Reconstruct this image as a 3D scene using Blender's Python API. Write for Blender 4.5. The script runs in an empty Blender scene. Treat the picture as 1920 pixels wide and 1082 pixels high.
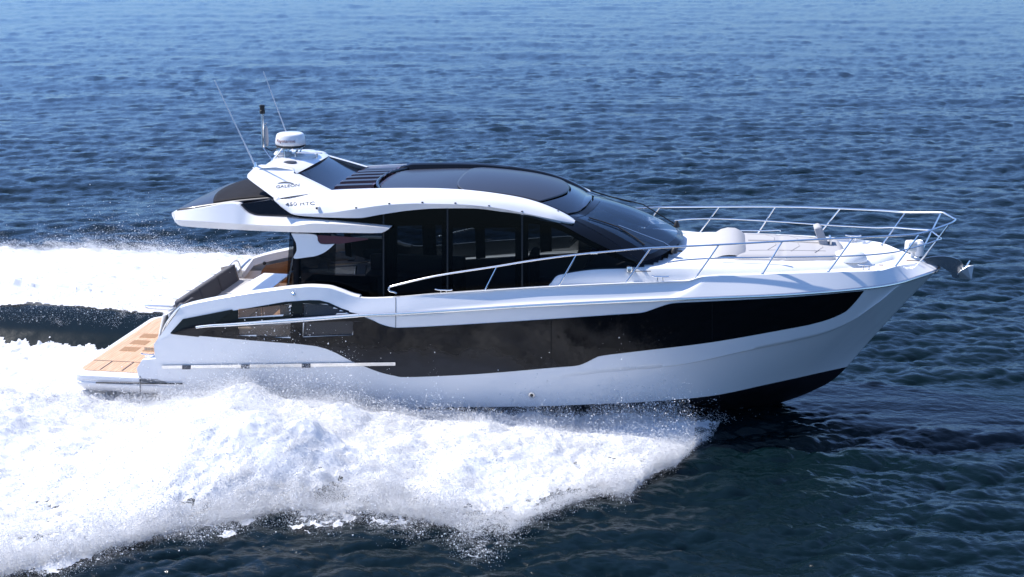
import bpy, bmesh, math, random
import numpy as np
from mathutils import Vector, Matrix
from mathutils.bvhtree import BVHTree

random.seed(4)
RNG = np.random.default_rng(7)
scene = bpy.context.scene
COL = scene.collection

# ---------------------------------------------------------------- camera
FPX = 2440.0                                   # focal length in photo pixels (photo 1920 wide)
YAW, TILT = math.radians(8.78), math.radians(14.94)
CAM = Vector((10.8, -22.8, 8.1))
_f = Vector((-math.sin(YAW)*math.cos(TILT), math.cos(YAW)*math.cos(TILT), -math.sin(TILT)))
_r = Vector((math.cos(YAW), math.sin(YAW), 0))
_u = _r.cross(_f)
cd = bpy.data.cameras.new('camera')
cd.sensor_width = 36.0
cd.lens = FPX/1920*36.0
cd.clip_start = 0.5
cd.clip_end = 20000
cam = bpy.data.objects.new('camera', cd)
m = Matrix((_r, _u, -_f)).transposed().to_4x4()
m.translation = CAM
cam.matrix_world = m
COL.objects.link(cam)
scene.camera = cam

# ---------------------------------------------------------------- sky, sun, exposure
SUN = Vector((-0.60, 0.11, 0.79)).normalized()      # direction towards the sun
SUN_EL = math.asin(SUN.z)
SUN_AZ = math.atan2(SUN.x, SUN.y)
world = bpy.data.worlds.new('World')
scene.world = world
world.use_nodes = True
nt = world.node_tree
sky = nt.nodes.new('ShaderNodeTexSky')
sky.sky_type = 'NISHITA'
sky.sun_disc = False
sky.sun_elevation = SUN_EL
sky.sun_rotation = SUN_AZ
sky.air_density = 1.0
sky.dust_density = 0.2
sky.ozone_density = 2.0
bg = nt.nodes['Background']
bg.inputs['Strength'].default_value = 0.118
tint = nt.nodes.new('ShaderNodeMix'); tint.data_type = 'RGBA'; tint.blend_type = 'MULTIPLY'; tint.inputs[0].default_value = 1
tint.inputs[7].default_value = (.84, .93, 1.11, 1)          # clear, slightly deeper blue air
nt.links.new(sky.outputs[0], tint.inputs[6])
# the band of sky near the horizon is a little deeper than overhead
wtc = nt.nodes.new('ShaderNodeTexCoord'); wsp = nt.nodes.new('ShaderNodeSeparateXYZ'); nt.links.new(wtc.outputs['Generated'], wsp.inputs[0])
wmr = nt.nodes.new('ShaderNodeMapRange'); wmr.inputs[1].default_value = 0; wmr.inputs[2].default_value = .65
nt.links.new(wsp.outputs[2], wmr.inputs[0])
wmx = nt.nodes.new('ShaderNodeMix'); wmx.data_type = 'RGBA'
wmx.inputs[6].default_value = (.35, .50, .74, 1); wmx.inputs[7].default_value = (1.10, 1.08, 1.08, 1)
nt.links.new(wmr.outputs[0], wmx.inputs[0])
wsc = nt.nodes.new('ShaderNodeMix'); wsc.data_type = 'RGBA'; wsc.blend_type = 'MULTIPLY'; wsc.inputs[0].default_value = 1
nt.links.new(tint.outputs[2], wsc.inputs[6]); nt.links.new(wmx.outputs[2], wsc.inputs[7]); nt.links.new(wsc.outputs[2], bg.inputs['Color'])
sd = bpy.data.lights.new('sun', 'SUN')
sd.energy = 3.6
sd.angle = math.radians(0.53)
sd.color = (1.0, 0.955, 0.9)
sun = bpy.data.objects.new('sun', sd)
sun.rotation_euler = SUN.to_track_quat('Z', 'Y').to_euler()
sun.location = (0, 0, 40)
COL.objects.link(sun)
vs = scene.view_settings
vs.view_transform = 'Standard'
vs.look = 'None'
vs.gamma = 1.0
vs.exposure = 0.92
scene.cycles.max_bounces = 8
scene.cycles.transparent_max_bounces = 12
scene.cycles.caustics_reflective = False
scene.cycles.caustics_refractive = False

# ---------------------------------------------------------------- measuring helpers
def ray(px, py):
    return _f*FPX + _r*(px-960) - _u*(py-541)
def P(px, py, Y):
    """point seen at photo pixel (px,py) on the fore-and-aft plane y=Y"""
    d = ray(px, py); return CAM + d*((Y-CAM.y)/d.y)
def PZ(px, py, Z):
    d = ray(px, py); return CAM + d*((Z-CAM.z)/d.z)
def PF(px, py, yf):
    """same, on the starboard surface whose half breadth is yf(x,z)"""
    y = -1.5
    for _ in range(14):
        p = P(px, py, y); y = -yf(p.x, p.z)
    return P(px, py, y)
def PP(px, py, o, n):
    d = ray(px, py); return CAM + d*((o-CAM).dot(n)/d.dot(n))
def interp(xs, ys):
    xs = np.array(xs, float); ys = np.array(ys, float)
    return lambda x: np.interp(x, xs, ys)
def pchip(xs, ys):
    xs = np.array(xs, float); ys = np.array(ys, float)
    h = np.diff(xs); dl = np.diff(ys)/h
    mm = np.zeros(len(xs)); mm[0] = dl[0]; mm[-1] = dl[-1]
    for i in range(1, len(xs)-1):
        if dl[i-1]*dl[i] > 0:
            w1 = 2*h[i]+h[i-1]; w2 = h[i]+2*h[i-1]
            mm[i] = (w1+w2)/(w1/dl[i-1]+w2/dl[i])
    def f(x):
        x = np.clip(np.asarray(x, float), xs[0], xs[-1])
        k = np.clip(np.searchsorted(xs, x)-1, 0, len(xs)-2)
        t = (x-xs[k])/h[k]
        return ((1+2*t)*(1-t)**2*ys[k] + t*(1-t)**2*h[k]*mm[k]
                + t*t*(3-2*t)*ys[k+1] + t*t*(t-1)*h[k]*mm[k+1])
    return f
def smooth_px(pts, n=8, closed=False):
    """Catmull-Rom through picture points"""
    out = []; N = len(pts)
    rng = range(N if closed else N-1)
    for i in rng:
        if closed:
            p0, p1, p2, p3 = pts[i-1], pts[i], pts[(i+1) % N], pts[(i+2) % N]
        else:
            p0, p1, p2, p3 = pts[max(i-1, 0)], pts[i], pts[i+1], pts[min(i+2, N-1)]
        for k in range(n):
            t = k/n
            out.append(tuple(0.5*((2*b)+(-a+c)*t+(2*a-5*b+4*c-d)*t*t+(-a+3*b-3*c+d)*t**3)
                             for a, b, c, d in zip(p0, p1, p2, p3)))
    if not closed: out.append(tuple(pts[-1]))
    return out

# ---------------------------------------------------------------- materials
def mat(name, col, rough=0.5, metal=0.0, coat=0.0, spec=0.5, ior=1.5):
    m = bpy.data.materials.new(name); m.use_nodes = True
    b = m.node_tree.nodes['Principled BSDF']
    b.inputs['Base Color'].default_value = (*col, 1)
    b.inputs['Roughness'].default_value = rough
    b.inputs['Metallic'].default_value = metal
    b.inputs['Coat Weight'].default_value = coat
    b.inputs['Coat Roughness'].default_value = 0.04
    b.inputs['IOR'].default_value = ior
    b.inputs['Specular IOR Level'].default_value = spec
    return m
def nodes(m): return m.node_tree.nodes, m.node_tree.links, m.node_tree.nodes['Principled BSDF']
def add_mottle(m, scale, amt, c2, detail=4, stretch=(1, 1, 1), bump=0.0):
    """slow colour variation between the base colour and c2, and an optional fine bump"""
    n, l, b = nodes(m)
    tc = n.new('ShaderNodeTexCoord'); mp = n.new('ShaderNodeMapping'); mp.inputs['Scale'].default_value = stretch
    nz = n.new('ShaderNodeTexNoise'); nz.inputs['Scale'].default_value = scale; nz.inputs['Detail'].default_value = detail
    l.new(tc.outputs['Object'], mp.inputs[0]); l.new(mp.outputs[0], nz.inputs['Vector'])
    r = n.new('ShaderNodeMapRange'); r.inputs[1].default_value = .35; r.inputs[2].default_value = .65
    r.inputs[4].default_value = amt
    mx = n.new('ShaderNodeMix'); mx.data_type = 'RGBA'
    mx.inputs[6].default_value = b.inputs['Base Color'].default_value; mx.inputs[7].default_value = (*c2, 1)
    l.new(nz.outputs[0], r.inputs[0]); l.new(r.outputs[0], mx.inputs[0]); l.new(mx.outputs[2], b.inputs['Base Color'])
    if bump:
        bp = n.new('ShaderNodeBump'); bp.inputs['Strength'].default_value = bump; bp.inputs['Distance'].default_value = .01
        l.new(nz.outputs[0], bp.inputs['Height']); l.new(bp.outputs[0], b.inputs['Normal'])
    return m
M = {}
M['white'] = add_mottle(mat('gelcoat', (.84, .815, .785), .22, coat=.5), .9, .3, (.78, .765, .75))
M['deck'] = add_mottle(mat('deck_gelcoat', (.78, .775, .76), .5), 60, .3, (.72, .71, .69), bump=.15)
M['black'] = mat('black_gelcoat', (.003, .0032, .004), .12, coat=.1, spec=.3)
M['bottom'] = add_mottle(mat('antifouling', (.006, .006, .008), .35), 3, .6, (.014, .014, .018))
M['roofglass'] = mat('roof_glass', (.006, .007, .012), .16, coat=.3)
M['roofpanel'] = mat('roof_panel', (.026, .026, .032), .36, coat=.1)
M['louvre'] = mat('louvre_brown', (.07, .020, .018), .3, coat=.2)
M['maroon'] = mat('maroon_reflection', (.085, .02, .026), .35)  # colour of the painted reddish reflection beside the aft pillar
M['steel'] = mat('polished_steel', (.80, .79, .77), .2, metal=1)
M['teak'] = mat('teak', (.50, .27, .13), .55)
M['wood'] = add_mottle(mat('varnished_wood', (.23, .09, .025), .3, coat=.3), 3, .7, (.12, .045, .012), stretch=(1, 1, 9))
M['cushion'] = add_mottle(mat('light_cushion', (.42, .41, .41), .85), 300, .4, (.36, .35, .35), bump=.2)
M['greycushion'] = add_mottle(mat('grey_cushion', (.105, .103, .112), .85), 300, .4, (.08, .08, .088), bump=.2)
M['gunmetal'] = mat('dark_steel', (.26, .28, .30), .22, metal=.9)
M['rubber'] = mat('rubber', (.012, .012, .012), .5)
M['dark'] = mat('dark_interior', (.004, .004, .005), .7, spec=.2)
M['fabric'] = add_mottle(mat('canopy_mesh', (.012, .011, .013), .7, spec=.12), 5, .5, (.020, .018, .019))
M['seam'] = mat('stitching', (.27, .26, .26), .8)
M['fluke_glare'] = mat('sunlit_steel', (.85, .85, .85), .35, metal=.3)  # whitish base paints the sun's glare on the steel fluke
M['beige'] = mat('beige_leather', (.34, .29, .25), .6)
M['letter'] = mat('lettering', (.06, .065, .08), .35)
M['redletter'] = mat('red_lettering', (.16, .01, .02), .5)
M['bronze'] = mat('bronze', (.25, .12, .06), .3, metal=1)
M['lens'] = mat('lamp_lens', (.7, .7, .66), .1, coat=1)

def teak_planks(m):
    n, l, b = nodes(m)
    tc = n.new('ShaderNodeTexCoord'); sp = n.new('ShaderNodeSeparateXYZ'); l.new(tc.outputs['Object'], sp.inputs[0])
    mu = n.new('ShaderNodeMath'); mu.operation = 'MULTIPLY'; mu.inputs[1].default_value = 1/0.055; l.new(sp.outputs[0], mu.inputs[0])
    fr = n.new('ShaderNodeMath'); fr.operation = 'FRACT'; l.new(mu.outputs[0], fr.inputs[0])
    lt = n.new('ShaderNodeMath'); lt.operation = 'LESS_THAN'; lt.inputs[1].default_value = .09; l.new(fr.outputs[0], lt.inputs[0])
    mp = n.new('ShaderNodeMapping'); mp.inputs['Scale'].default_value = (18, 1.2, 1); l.new(tc.outputs['Object'], mp.inputs[0])
    nz = n.new('ShaderNodeTexNoise'); nz.inputs['Scale'].default_value = 2.2; nz.inputs['Detail'].default_value = 6; l.new(mp.outputs[0], nz.inputs['Vector'])
    cr = n.new('ShaderNodeValToRGB'); cr.color_ramp.elements[0].position = .3; cr.color_ramp.elements[0].color = (.50, .29, .16, 1)
    cr.color_ramp.elements[1].position = .7; cr.color_ramp.elements[1].color = (.68, .46, .29, 1)
    l.new(nz.outputs[0], cr.inputs[0])
    mx = n.new('ShaderNodeMix'); mx.data_type = 'RGBA'; mx.inputs[7].default_value = (.16, .08, .045, 1)
    l.new(lt.outputs[0], mx.inputs[0]); l.new(cr.outputs[0], mx.inputs[6]); l.new(mx.outputs[2], b.inputs['Base Color'])
teak_planks(M['teak'])
M['teakpanel'] = add_mottle(mat('teak_hatch', (.30, .155, .05), .5), 4, .7, (.38, .21, .09), stretch=(8, 1, 1))

def tinted(name, tint, refl_rough=.02, base=(.01, .012, .014), ior=1.33, body=.25):
    """tinted window glass: fresnel reflection over a coloured see-through"""
    m = bpy.data.materials.new(name); m.use_nodes = True
    n = m.node_tree.nodes; l = m.node_tree.links; n.clear()
    out = n.new('ShaderNodeOutputMaterial'); tr = n.new('ShaderNodeBsdfTransparent'); tr.inputs[0].default_value = (*tint, 1)
    gl = n.new('ShaderNodeBsdfGlossy'); gl.inputs['Roughness'].default_value = refl_rough
    df = n.new('ShaderNodeBsdfDiffuse'); df.inputs[0].default_value = (*base, 1)
    m1 = n.new('ShaderNodeMixShader'); m1.inputs[0].default_value = body
    fr = n.new('ShaderNodeFresnel'); fr.inputs[0].default_value = ior
    m2 = n.new('ShaderNodeMixShader')
    l.new(tr.outputs[0], m1.inputs[1]); l.new(df.outputs[0], m1.inputs[2])
    l.new(fr.outputs[0], m2.inputs[0]); l.new(m1.outputs[0], m2.inputs[1]); l.new(gl.outputs[0], m2.inputs[2])
    l.new(m2.outputs[0], out.inputs[0])
    return m
M['glass'] = tinted('cabin_glass', (.20, .235, .27), base=(.002, .0025, .003), ior=1.22)
M['windshield'] = tinted('windshield_glass', (.50, .62, .78), base=(.014, .034, .070), ior=1.8, body=.40)  # blue diffuse body paints sky reflection into the tint
M['sideglass'] = tinted('bulwark_glass', (.72, .66, .60), base=(.23, .185, .145), body=.50)
M['foggedglass'] = tinted('fogged_bulwark_glass', (.5, .48, .47), base=(.075, .072, .072), body=.7)

def spray_mist(m):
    """hull band: drifting spray film on the gloss towards the stern and low down"""
    n, l, b = nodes(m)
    tc = n.new('ShaderNodeTexCoord'); nz = n.new('ShaderNodeTexNoise'); nz.inputs['Scale'].default_value = 2.6; nz.inputs['Detail'].default_value = 7
    mp = n.new('ShaderNodeMapping'); mp.inputs['Scale'].default_value = (1, 1, 1.6); l.new(tc.outputs['Object'], mp.inputs[0]); l.new(mp.outputs[0], nz.inputs['Vector'])
    sp = n.new('ShaderNodeSeparateXYZ'); l.new(tc.outputs['Object'], sp.inputs[0])
    # height above the lower edge of the band
    a = n.new('ShaderNodeMapRange'); a.inputs[1].default_value = 1.62; a.inputs[2].default_value = .95; l.new(sp.outputs[2], a.inputs[0])
    c = n.new('ShaderNodeMapRange'); c.inputs[1].default_value = 9.3; c.inputs[2].default_value = 7.2; l.new(sp.outputs[0], c.inputs[0])
    mm = n.new('ShaderNodeMath'); mm.operation = 'MULTIPLY'; l.new(a.outputs[0], mm.inputs[0]); l.new(c.outputs[0], mm.inputs[1])
    ad = n.new('ShaderNodeMath'); ad.operation = 'ADD'; l.new(mm.outputs[0], ad.inputs[0]); l.new(nz.outputs[0], ad.inputs[1])
    r = n.new('ShaderNodeMapRange'); r.inputs[1].default_value = .80; r.inputs[2].default_value = 1.35; r.inputs[4].default_value = .8; l.new(ad.outputs[0], r.inputs[0])
    mx = n.new('ShaderNodeMix'); mx.data_type = 'RGBA'; mx.inputs[6].default_value = (.004, .0042, .005, 1); mx.inputs[7].default_value = (.042, .040, .042, 1)
    l.new(r.outputs[0], mx.inputs[0]); l.new(mx.outputs[2], b.inputs['Base Color'])
    r2 = n.new('ShaderNodeMapRange'); r2.inputs[1].default_value = .75; r2.inputs[2].default_value = 1.2; r2.inputs[3].default_value = .06; r2.inputs[4].default_value = .55; l.new(ad.outputs[0], r2.inputs[0])
    l.new(r2.outputs[0], b.inputs['Roughness'])
M['band'] = mat('hull_band', (.003, .0032, .004), .08, spec=.25); spray_mist(M['band'])

# ---------------------------------------------------------------- mesh helpers
def obj(name, verts, faces, material, parent=None, smooth=True, sharp=35, bevel=0, thick=0, thick_off=-1):
    me = bpy.data.meshes.new(name)
    me.from_pydata([tuple(v) for v in verts], [], faces)
    if material: me.materials.append(material)
    bm = bmesh.new(); bm.from_mesh(me)
    bmesh.ops.remove_doubles(bm, verts=bm.verts, dist=1e-5)
    bmesh.ops.recalc_face_normals(bm, faces=bm.faces)
    bm.to_mesh(me); bm.free()
    for p in me.polygons: p.use_smooth = smooth
    if smooth: me.set_sharp_from_angle(angle=math.radians(sharp))
    o = bpy.data.objects.new(name, me); COL.objects.link(o)
    if parent is not None: adopt(o, parent)
    if thick:
        s = o.modifiers.new('solid', 'SOLIDIFY'); s.thickness = thick; s.offset = thick_off
    if bevel:
        b = o.modifiers.new('bevel', 'BEVEL'); b.width = bevel; b.segments = 2; b.limit_method = 'ANGLE'; b.angle_limit = math.radians(40)
    return o
def adopt(o, parent):
    o.parent = parent
    o.matrix_parent_inverse = Matrix.Translation(-parent.location)
def pair(name, vf, *a, **k):
    """the same piece on the starboard side and, mirrored, on the port side"""
    v, f = vf
    return (obj(name, v, f, *a, **k),
            obj(name, [Vector((p[0], -p[1], p[2])) for p in v], [tuple(reversed(q)) for q in f], *a, **k))
def grid(rows):
    """faces for a list of equal-length rows of points"""
    v = [p for r in rows for p in r]; n = len(rows[0]); f = []
    for i in range(len(rows)-1):
        for j in range(n-1):
            a = i*n+j; f.append((a, a+1, a+n+1, a+n))
    return v, f
def mirror(v, f):
    n = len(v)
    return list(v)+[Vector((p[0], -p[1], p[2])) for p in v], list(f)+[tuple(reversed([i+n for i in q])) for q in f]
def join(*vf):
    V = []; Fc = []
    for v, f in vf:
        n = len(V); V += list(v); Fc += [tuple(i+n for i in q) for q in f]
    return V, Fc
def box(c, s, R=None):
    c = Vector(c); R = R or Matrix.Identity(3)
    v = [c+R@Vector((x*s[0]/2, y*s[1]/2, z*s[2]/2)) for x in (-1, 1) for y in (-1, 1) for z in (-1, 1)]
    f = [(0, 1, 3, 2), (4, 6, 7, 5), (0, 4, 5, 1), (2, 3, 7, 6), (0, 2, 6, 4), (1, 5, 7, 3)]
    return v, f
def tube(pts, r, seg=10, caps=True, taper=None):
    pts = [Vector(p) for p in pts]; V = []; Fc = []
    nrm = None
    for i, p in enumerate(pts):
        d = (pts[min(i+1, len(pts)-1)]-pts[max(i-1, 0)]).normalized()
        if nrm is None:
            nrm = d.orthogonal().normalized()
        nrm = (nrm-d*nrm.dot(d)).normalized(); b = d.cross(nrm)
        rr = r if taper is None else r*(1+(taper-1)*i/(len(pts)-1))
        for k in range(seg):
            a = 2*math.pi*k/seg; V.append(p+(nrm*math.cos(a)+b*math.sin(a))*rr)
    for i in range(len(pts)-1):
        for k in range(seg):
            a = i*seg+k; b2 = i*seg+(k+1) % seg
            Fc.append((a, b2, b2+seg, a+seg))
    if caps:
        Fc.append(tuple(reversed(range(seg)))); Fc.append(tuple((len(pts)-1)*seg+k for k in range(seg)))
    return V, Fc
def smooth3(pts, n=6):
    return [Vector(p) for p in smooth_px([tuple(p) for p in pts], n)]
def lathe(c, prof, seg=28, axis=None):
    """profile of (radius, height) about +z (or axis)"""
    c = Vector(c); R = Matrix.Identity(3) if axis is None else Vector(axis).normalized().to_track_quat('Z', 'Y').to_matrix()
    V = []; Fc = []
    for r, h in prof:
        for k in range(seg):
            a = 2*math.pi*k/seg; V.append(c+R@Vector((r*math.cos(a), r*math.sin(a), h)))
    for i in range(len(prof)-1):
        for k in range(seg):
            a = i*seg+k; b = i*seg+(k+1) % seg; Fc.append((a, b, b+seg, a+seg))
    Fc.append(tuple(reversed(range(seg)))); Fc.append(tuple((len(prof)-1)*seg+k for k in range(seg)))
    return V, Fc
def prism(poly, vec):
    """closed 3D polygon extruded by vec"""
    poly = [Vector(p) for p in poly]; n = len(poly); vec = Vector(vec)
    bm = bmesh.new()
    a = [bm.verts.new(p) for p in poly]
    f = bm.faces.new(a); bm.normal_update()
    bmesh.ops.triangulate(bm, faces=[f], ngon_method='EAR_CLIP')
    bm.verts.index_update()
    tris = [tuple(v.index for v in q.verts) for q in bm.faces]
    bm.free()
    V = poly+[p+vec for p in poly]
    F2 = tris+[tuple(reversed([i+n for i in t])) for t in tris]
    F2 += [(i, (i+1) % n, (i+1) % n+n, i+n) for i in range(n)]
    return V, F2
def tag(o, label, cat, group=None, kind=None):
    if label: o['label'] = label
    if cat: o['category'] = cat
    if group: o['group'] = group
    if kind: o['kind'] = kind
    return o

# ================================================================ YACHT
yacht = bpy.data.objects.new('motor_yacht', None)
yacht.location = (7.0, 0, 0.0); COL.objects.link(yacht)
tag(yacht, 'white motor yacht with black hardtop and black hull band speeding to the right, bow raised', 'yacht')

# ---- half breadths (x from the stern, metres)
yB = pchip([-.6, 1.2, 3, 5.6, 8, 10, 11.5, 12.5, 13.3, 13.7, 14.0, 14.3, 14.55, 14.72, 14.79],
           [1.86, 1.98, 2.07, 2.12, 2.10, 1.98, 1.82, 1.62, 1.40, 1.24, 1.04, .74, .43, .18, .0])
yG = pchip([-.6, 1.2, 3, 5.6, 8, 10, 10.7, 11.5, 12.5, 13.3, 13.6, 13.9, 14.1, 14.35, 14.50],
           [1.80, 1.92, 1.99, 2.02, 1.98, 1.85, 1.74, 1.63, 1.45, 1.27, 1.18, .92, .65, .3, .0])
yE = pchip([-.6, 1.2, 6, 8, 9.5, 10.5, 11.5, 12.3, 12.9, 13.38],
           [1.80, 1.86, 1.88, 1.84, 1.66, 1.43, 1.08, .70, .34, .0])
Gpx = [(338, 577), (352, 572.5), (400, 562), (465, 551), (510, 545), (555, 539.7), (586, 538.2), (612, 539.7), (638, 547.0), (662, 555.5), (682, 559),
       (742, 557.5), (800, 552.7), (908, 545), (1047, 536.6), (1172, 531), (1250, 528.5), (1288, 527), (1318, 519.2),
       (1360, 517.3), (1437, 515), (1560, 511), (1647, 508.2), (1676, 501), (1725, 490)]
Bpx = [(288, 646), (308, 634), (340, 620), (383, 611.5), (450, 607.2), (600, 597), (685, 591), (742, 588.5), (850, 582), (1033, 571), (1250, 561.5),
       (1380, 556.5), (1471, 552.5), (1620, 540.5), (1684, 530.5), (1728, 517)]
Epx = [(304, 764), (600, 765), (810, 764), (1006, 762), (1110, 758), (1200, 754), (1335, 742), (1437, 721), (1488, 710), (1555, 695)]
def line3(px, yfun, end):
    pts = [PF(a, b, lambda x, z: float(yfun(x))) for a, b in px]
    pts.append(P(end[0], end[1], 0.0))
    pts.sort(key=lambda p: p.x)
    return pts
G3 = line3(Gpx, yG, (1744, 487))
B3 = line3(Bpx, yB, (1760, 502))
E3 = line3(Epx, yE, (1589, 687))
def fz(pts): return pchip([p.x for p in pts], [p.z for p in pts])
zG, zB, zE = fz(G3), fz(B3), fz(E3)
def rs(pts, yf, zf, T):
    x0, x1 = pts[0].x, pts[-1].x
    xs = x0+(x1-x0)*T; ys = yf(xs)
    ys = np.where(T > .9999, 0, ys)
    return np.stack([xs, ys, zf(xs)], 1)
NT = 300
T = np.linspace(0, 1, NT); T = 1-(1-T)**1.15
Kpx = [(1000, 715), (1131, 698), (1278, 684.5), (1403, 659), (1500, 640), (1555, 626), (1600, 606), (1640, 574), (1665, 552), (1681, 534)]
K3 = [PF(a, b, lambda x, z: float(yB(x))-.12) for a, b in Kpx]
K3.sort(key=lambda p: p.x)
zK = pchip([p.x for p in K3], [p.z for p in K3])
def hull_rows():
    Bc, Ec, Gc = rs(B3, yB, zB, T), rs(E3, yE, zE, T), rs(G3, yG, zG, T)
    rows = []
    # where the knuckle crosses each station
    lo, hi = np.zeros(NT), np.ones(NT)
    for _ in range(40):
        r = (lo+hi)/2; Rr = Ec+(Bc-Ec)*r[:, None]
        above = Rr[:, 2]-zK(Rr[:, 0]) > 0
        hi = np.where(above, r, hi); lo = np.where(above, lo, r)
    rK = np.clip((lo+hi)/2, .15, .985)
    steps = [('b', i/24) for i in range(24)]+[('b', .985), ('k', 0)]+[('a', (j+1)/15) for j in range(15)]
    for kind, q in steps:
        r = rK*q if kind == 'b' else rK+(1-rK)*q
        conc = np.interp(Bc[:, 0], [0, 7, 11, 14], [0.62, .72, 1.0, 1.12])
        g = r**conc
        R = Ec+(Bc-Ec)*r[:, None]
        R[:, 1] = Ec[:, 1]+(Bc[:, 1]-Ec[:, 1])*g
        bow = np.interp(T, [.6, 1], [0, 1])*4*r*(1-r)
        R[:, 0] -= .06*bow
        R[:, 2] -= .04*bow
        # the side above the knuckle stands proud, below it tucks under
        amp = np.interp(R[:, 0], [7.5, 11, 12.8, 13.7, 14.1], [0, .10, .15, .12, 0])
        tri = np.minimum(r/rK, (1-r)/(1-rK))
        step = np.interp(R[:, 0], [8.2, 11, 13.6, 14.0], [0, .022, .035, .0])*(1 if kind == 'b' else 0)*np.clip(r/rK, 0, 1)
        soft = np.clip(R[:, 1]/.35, 0, 1)
        R[:, 1] = np.maximum(R[:, 1]+(amp*tri-step)*soft, 0)
        rows.append(R)
    NU = 10
    xr0, xr1 = PF(1250, 557, lambda x, z: 1.9).x, PF(1318, 519, lambda x, z: 1.74).x
    xn0, xn1 = PF(1684, 531, lambda x, z: 1.2).x, PF(1650, 508, lambda x, z: 1.15).x
    for i in range(1, NU+1):
        r = i/NU
        R = Bc+(Gc-Bc)*r
        xr = xr0+(xr1-xr0)*r
        aftp = 1-np.clip((R[:, 0]-xr)/.11, 0, 1)
        R[:, 1] -= .045*aftp*np.clip((R[:, 0]-5.8)/1.5, 0, 1)*min(r/.12, (1-r)/.12, 1)
        rows.append(R)
    return rows
HR = hull_rows()
# openings cut behind the bulwark windows (stern quarter)
side_rows = [[Vector((p[0], -p[1], p[2])) for p in R] for R in HR]
sv, sf = grid(side_rows)
HULL_BVH = BVHTree.FromPolygons([tuple(v) for v in sv], sf)
def HP(px, py, off=0.006):
    """point on the starboard hull side under a photo pixel, lifted off the skin"""
    d = ray(px, py).normalized()
    h, n, i, dist = HULL_BVH.ray_cast(CAM, d)
    if h is None:
        h, n, i, dist = HULL_BVH.find_nearest(P(px, py, -1.9))
    if n.y > 0: n = -n
    return h+n*off
def proj(p):
    d = Vector(p)-CAM
    return 960+FPX*d.dot(_r)/d.dot(_f), 541-FPX*d.dot(_u)/d.dot(_f)
openings = [[(447, 581), (545, 570), (545, 592), (447, 597)], [(566, 569), (612, 570), (655, 588), (566, 593)],
            [(447, 613), (548, 606), (548, 634), (447, 629)], [(570, 605), (662, 602), (662, 628), (570, 632)]]
def inpoly(x, y, poly):
    c = False; n = len(poly)
    for i in range(n):
        x1, y1 = poly[i]; x2, y2 = poly[(i+1) % n]
        if (y1 > y) != (y2 > y) and x < (x2-x1)*(y-y1)/(y2-y1)+x1: c = not c
    return c
keep = []
for q in sf:
    c = sum((sv[i] for i in q), Vector())/4
    if c.x < 5.2:
        a, b = proj(c)
        if 440 < a < 668 and any(inpoly(a, b, o) for o in openings): continue
    keep.append(q)
hv, hf = mirror(sv, keep)
# transom closing each side at the stern
tr = [side_rows[i][0] for i in range(len(side_rows))]
trm = [Vector((p.x, -p.y, p.z)) for p in tr]
tv, tf = grid([tr[:41], trm[:41]])
hv, hf = join((hv, hf), (tv, tf))
hull = obj('hull', hv, hf, M['white'], yacht, sharp=50)

# ---- bottom (antifouling)
Ec = rs(E3, yE, zE, T)
keelpx = [(1589, 687), (1572, 704), (1555, 717), (1530, 730), (1505, 741), (1457, 757), (1380, 773), (1300, 785)]
kp = [P(a, b, 0) for a, b in keelpx][::-1]
kp = [Vector((1.6, 0, -.75)), Vector((6, 0, -.72))]+kp
kz = pchip([p.x for p in kp], [p.z for p in kp])
rows = []
for i in range(13):
    r = i/12
    xs = Ec[:, 0]; zk = kz(np.clip(xs, 1.6, kp[-1].x))
    # flat chine strip first, then V bottom
    if i == 0: R = Ec.copy()
    else:
        y = Ec[:, 1]*(1-r)**.9; z = Ec[:, 2]+(zk-Ec[:, 2])*r**.85; R = np.stack([xs, y, z], 1)
    rows.append([Vector((p[0], -p[1], p[2])) for p in R])
bv, bf = mirror(*grid(rows))
bottom = obj('hull_bottom', bv, bf, M['bottom'], yacht, sharp=40)
# extend the stem below: sharp forefoot
# ---- rub rail
rp = [Vector((p[0], -p[1], p[2])) for p in rs(B3, yB, zB, np.linspace(0.062, 1, 160))]
full = rp+[Vector((p.x, -p.y, p.z)) for p in rp[-2::-1]]
out = []
for p in full:
    s = 1 if p.y > 0 else -1 if p.y < 0 else 0
    out.append(p+Vector((.012 if s == 0 else 0, .012*s, 0)))
obj('rub_rail', *tube(out, .026, 10), M['steel'], yacht)

# ---- black hull band with conforming panels
def col(poly, x):
    xs = [p[0] for p in poly]; ys = [p[1] for p in poly]
    return float(np.interp(x, xs, ys))
def patch(top, bot, n=None, rows_=8, off=.006, fn=HP):
    x0 = max(top[0][0], bot[0][0]); x1 = min(top[-1][0], bot[-1][0])
    xs = sorted(set([x0, x1]+[p[0] for p in top+bot if x0 <= p[0] <= x1]+list(np.linspace(x0, x1, n or int((x1-x0)/6)+3))))
    R = []
    for x in xs:
        a, b = col(top, x), col(bot, x)
        if b-a < .3: m = (a+b)/2; a, b = m-.15, m+.15
        R.append([fn(x, a+(b-a)*k/rows_, off) for k in range(rows_+1)])
    return grid(R)
def band(name, top, bot, material, parent=yacht, off=.006, both=True, fn=HP, rows_=8, thick=.012, n=None):
    v, f = patch(top, bot, rows_=rows_, off=off, fn=fn, n=n)
    if both: v, f = mirror(v, f)
    # skirt back towards the hull gives the panel an edge
    return obj(name, v, f, material, parent, sharp=60)
bandTop = smooth_px([(685, 595), (700, 601), (715, 608), (735, 613.2), (759, 614.0), (850, 609.5), (1033, 598), (1150, 590), (1200, 586.5), (1218, 582), (1233, 576.5), (1250, 571), (1266, 568), (1300, 566.2), (1400, 561.5), (1500, 555.5), (1619.8, 545)], 4)
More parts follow.
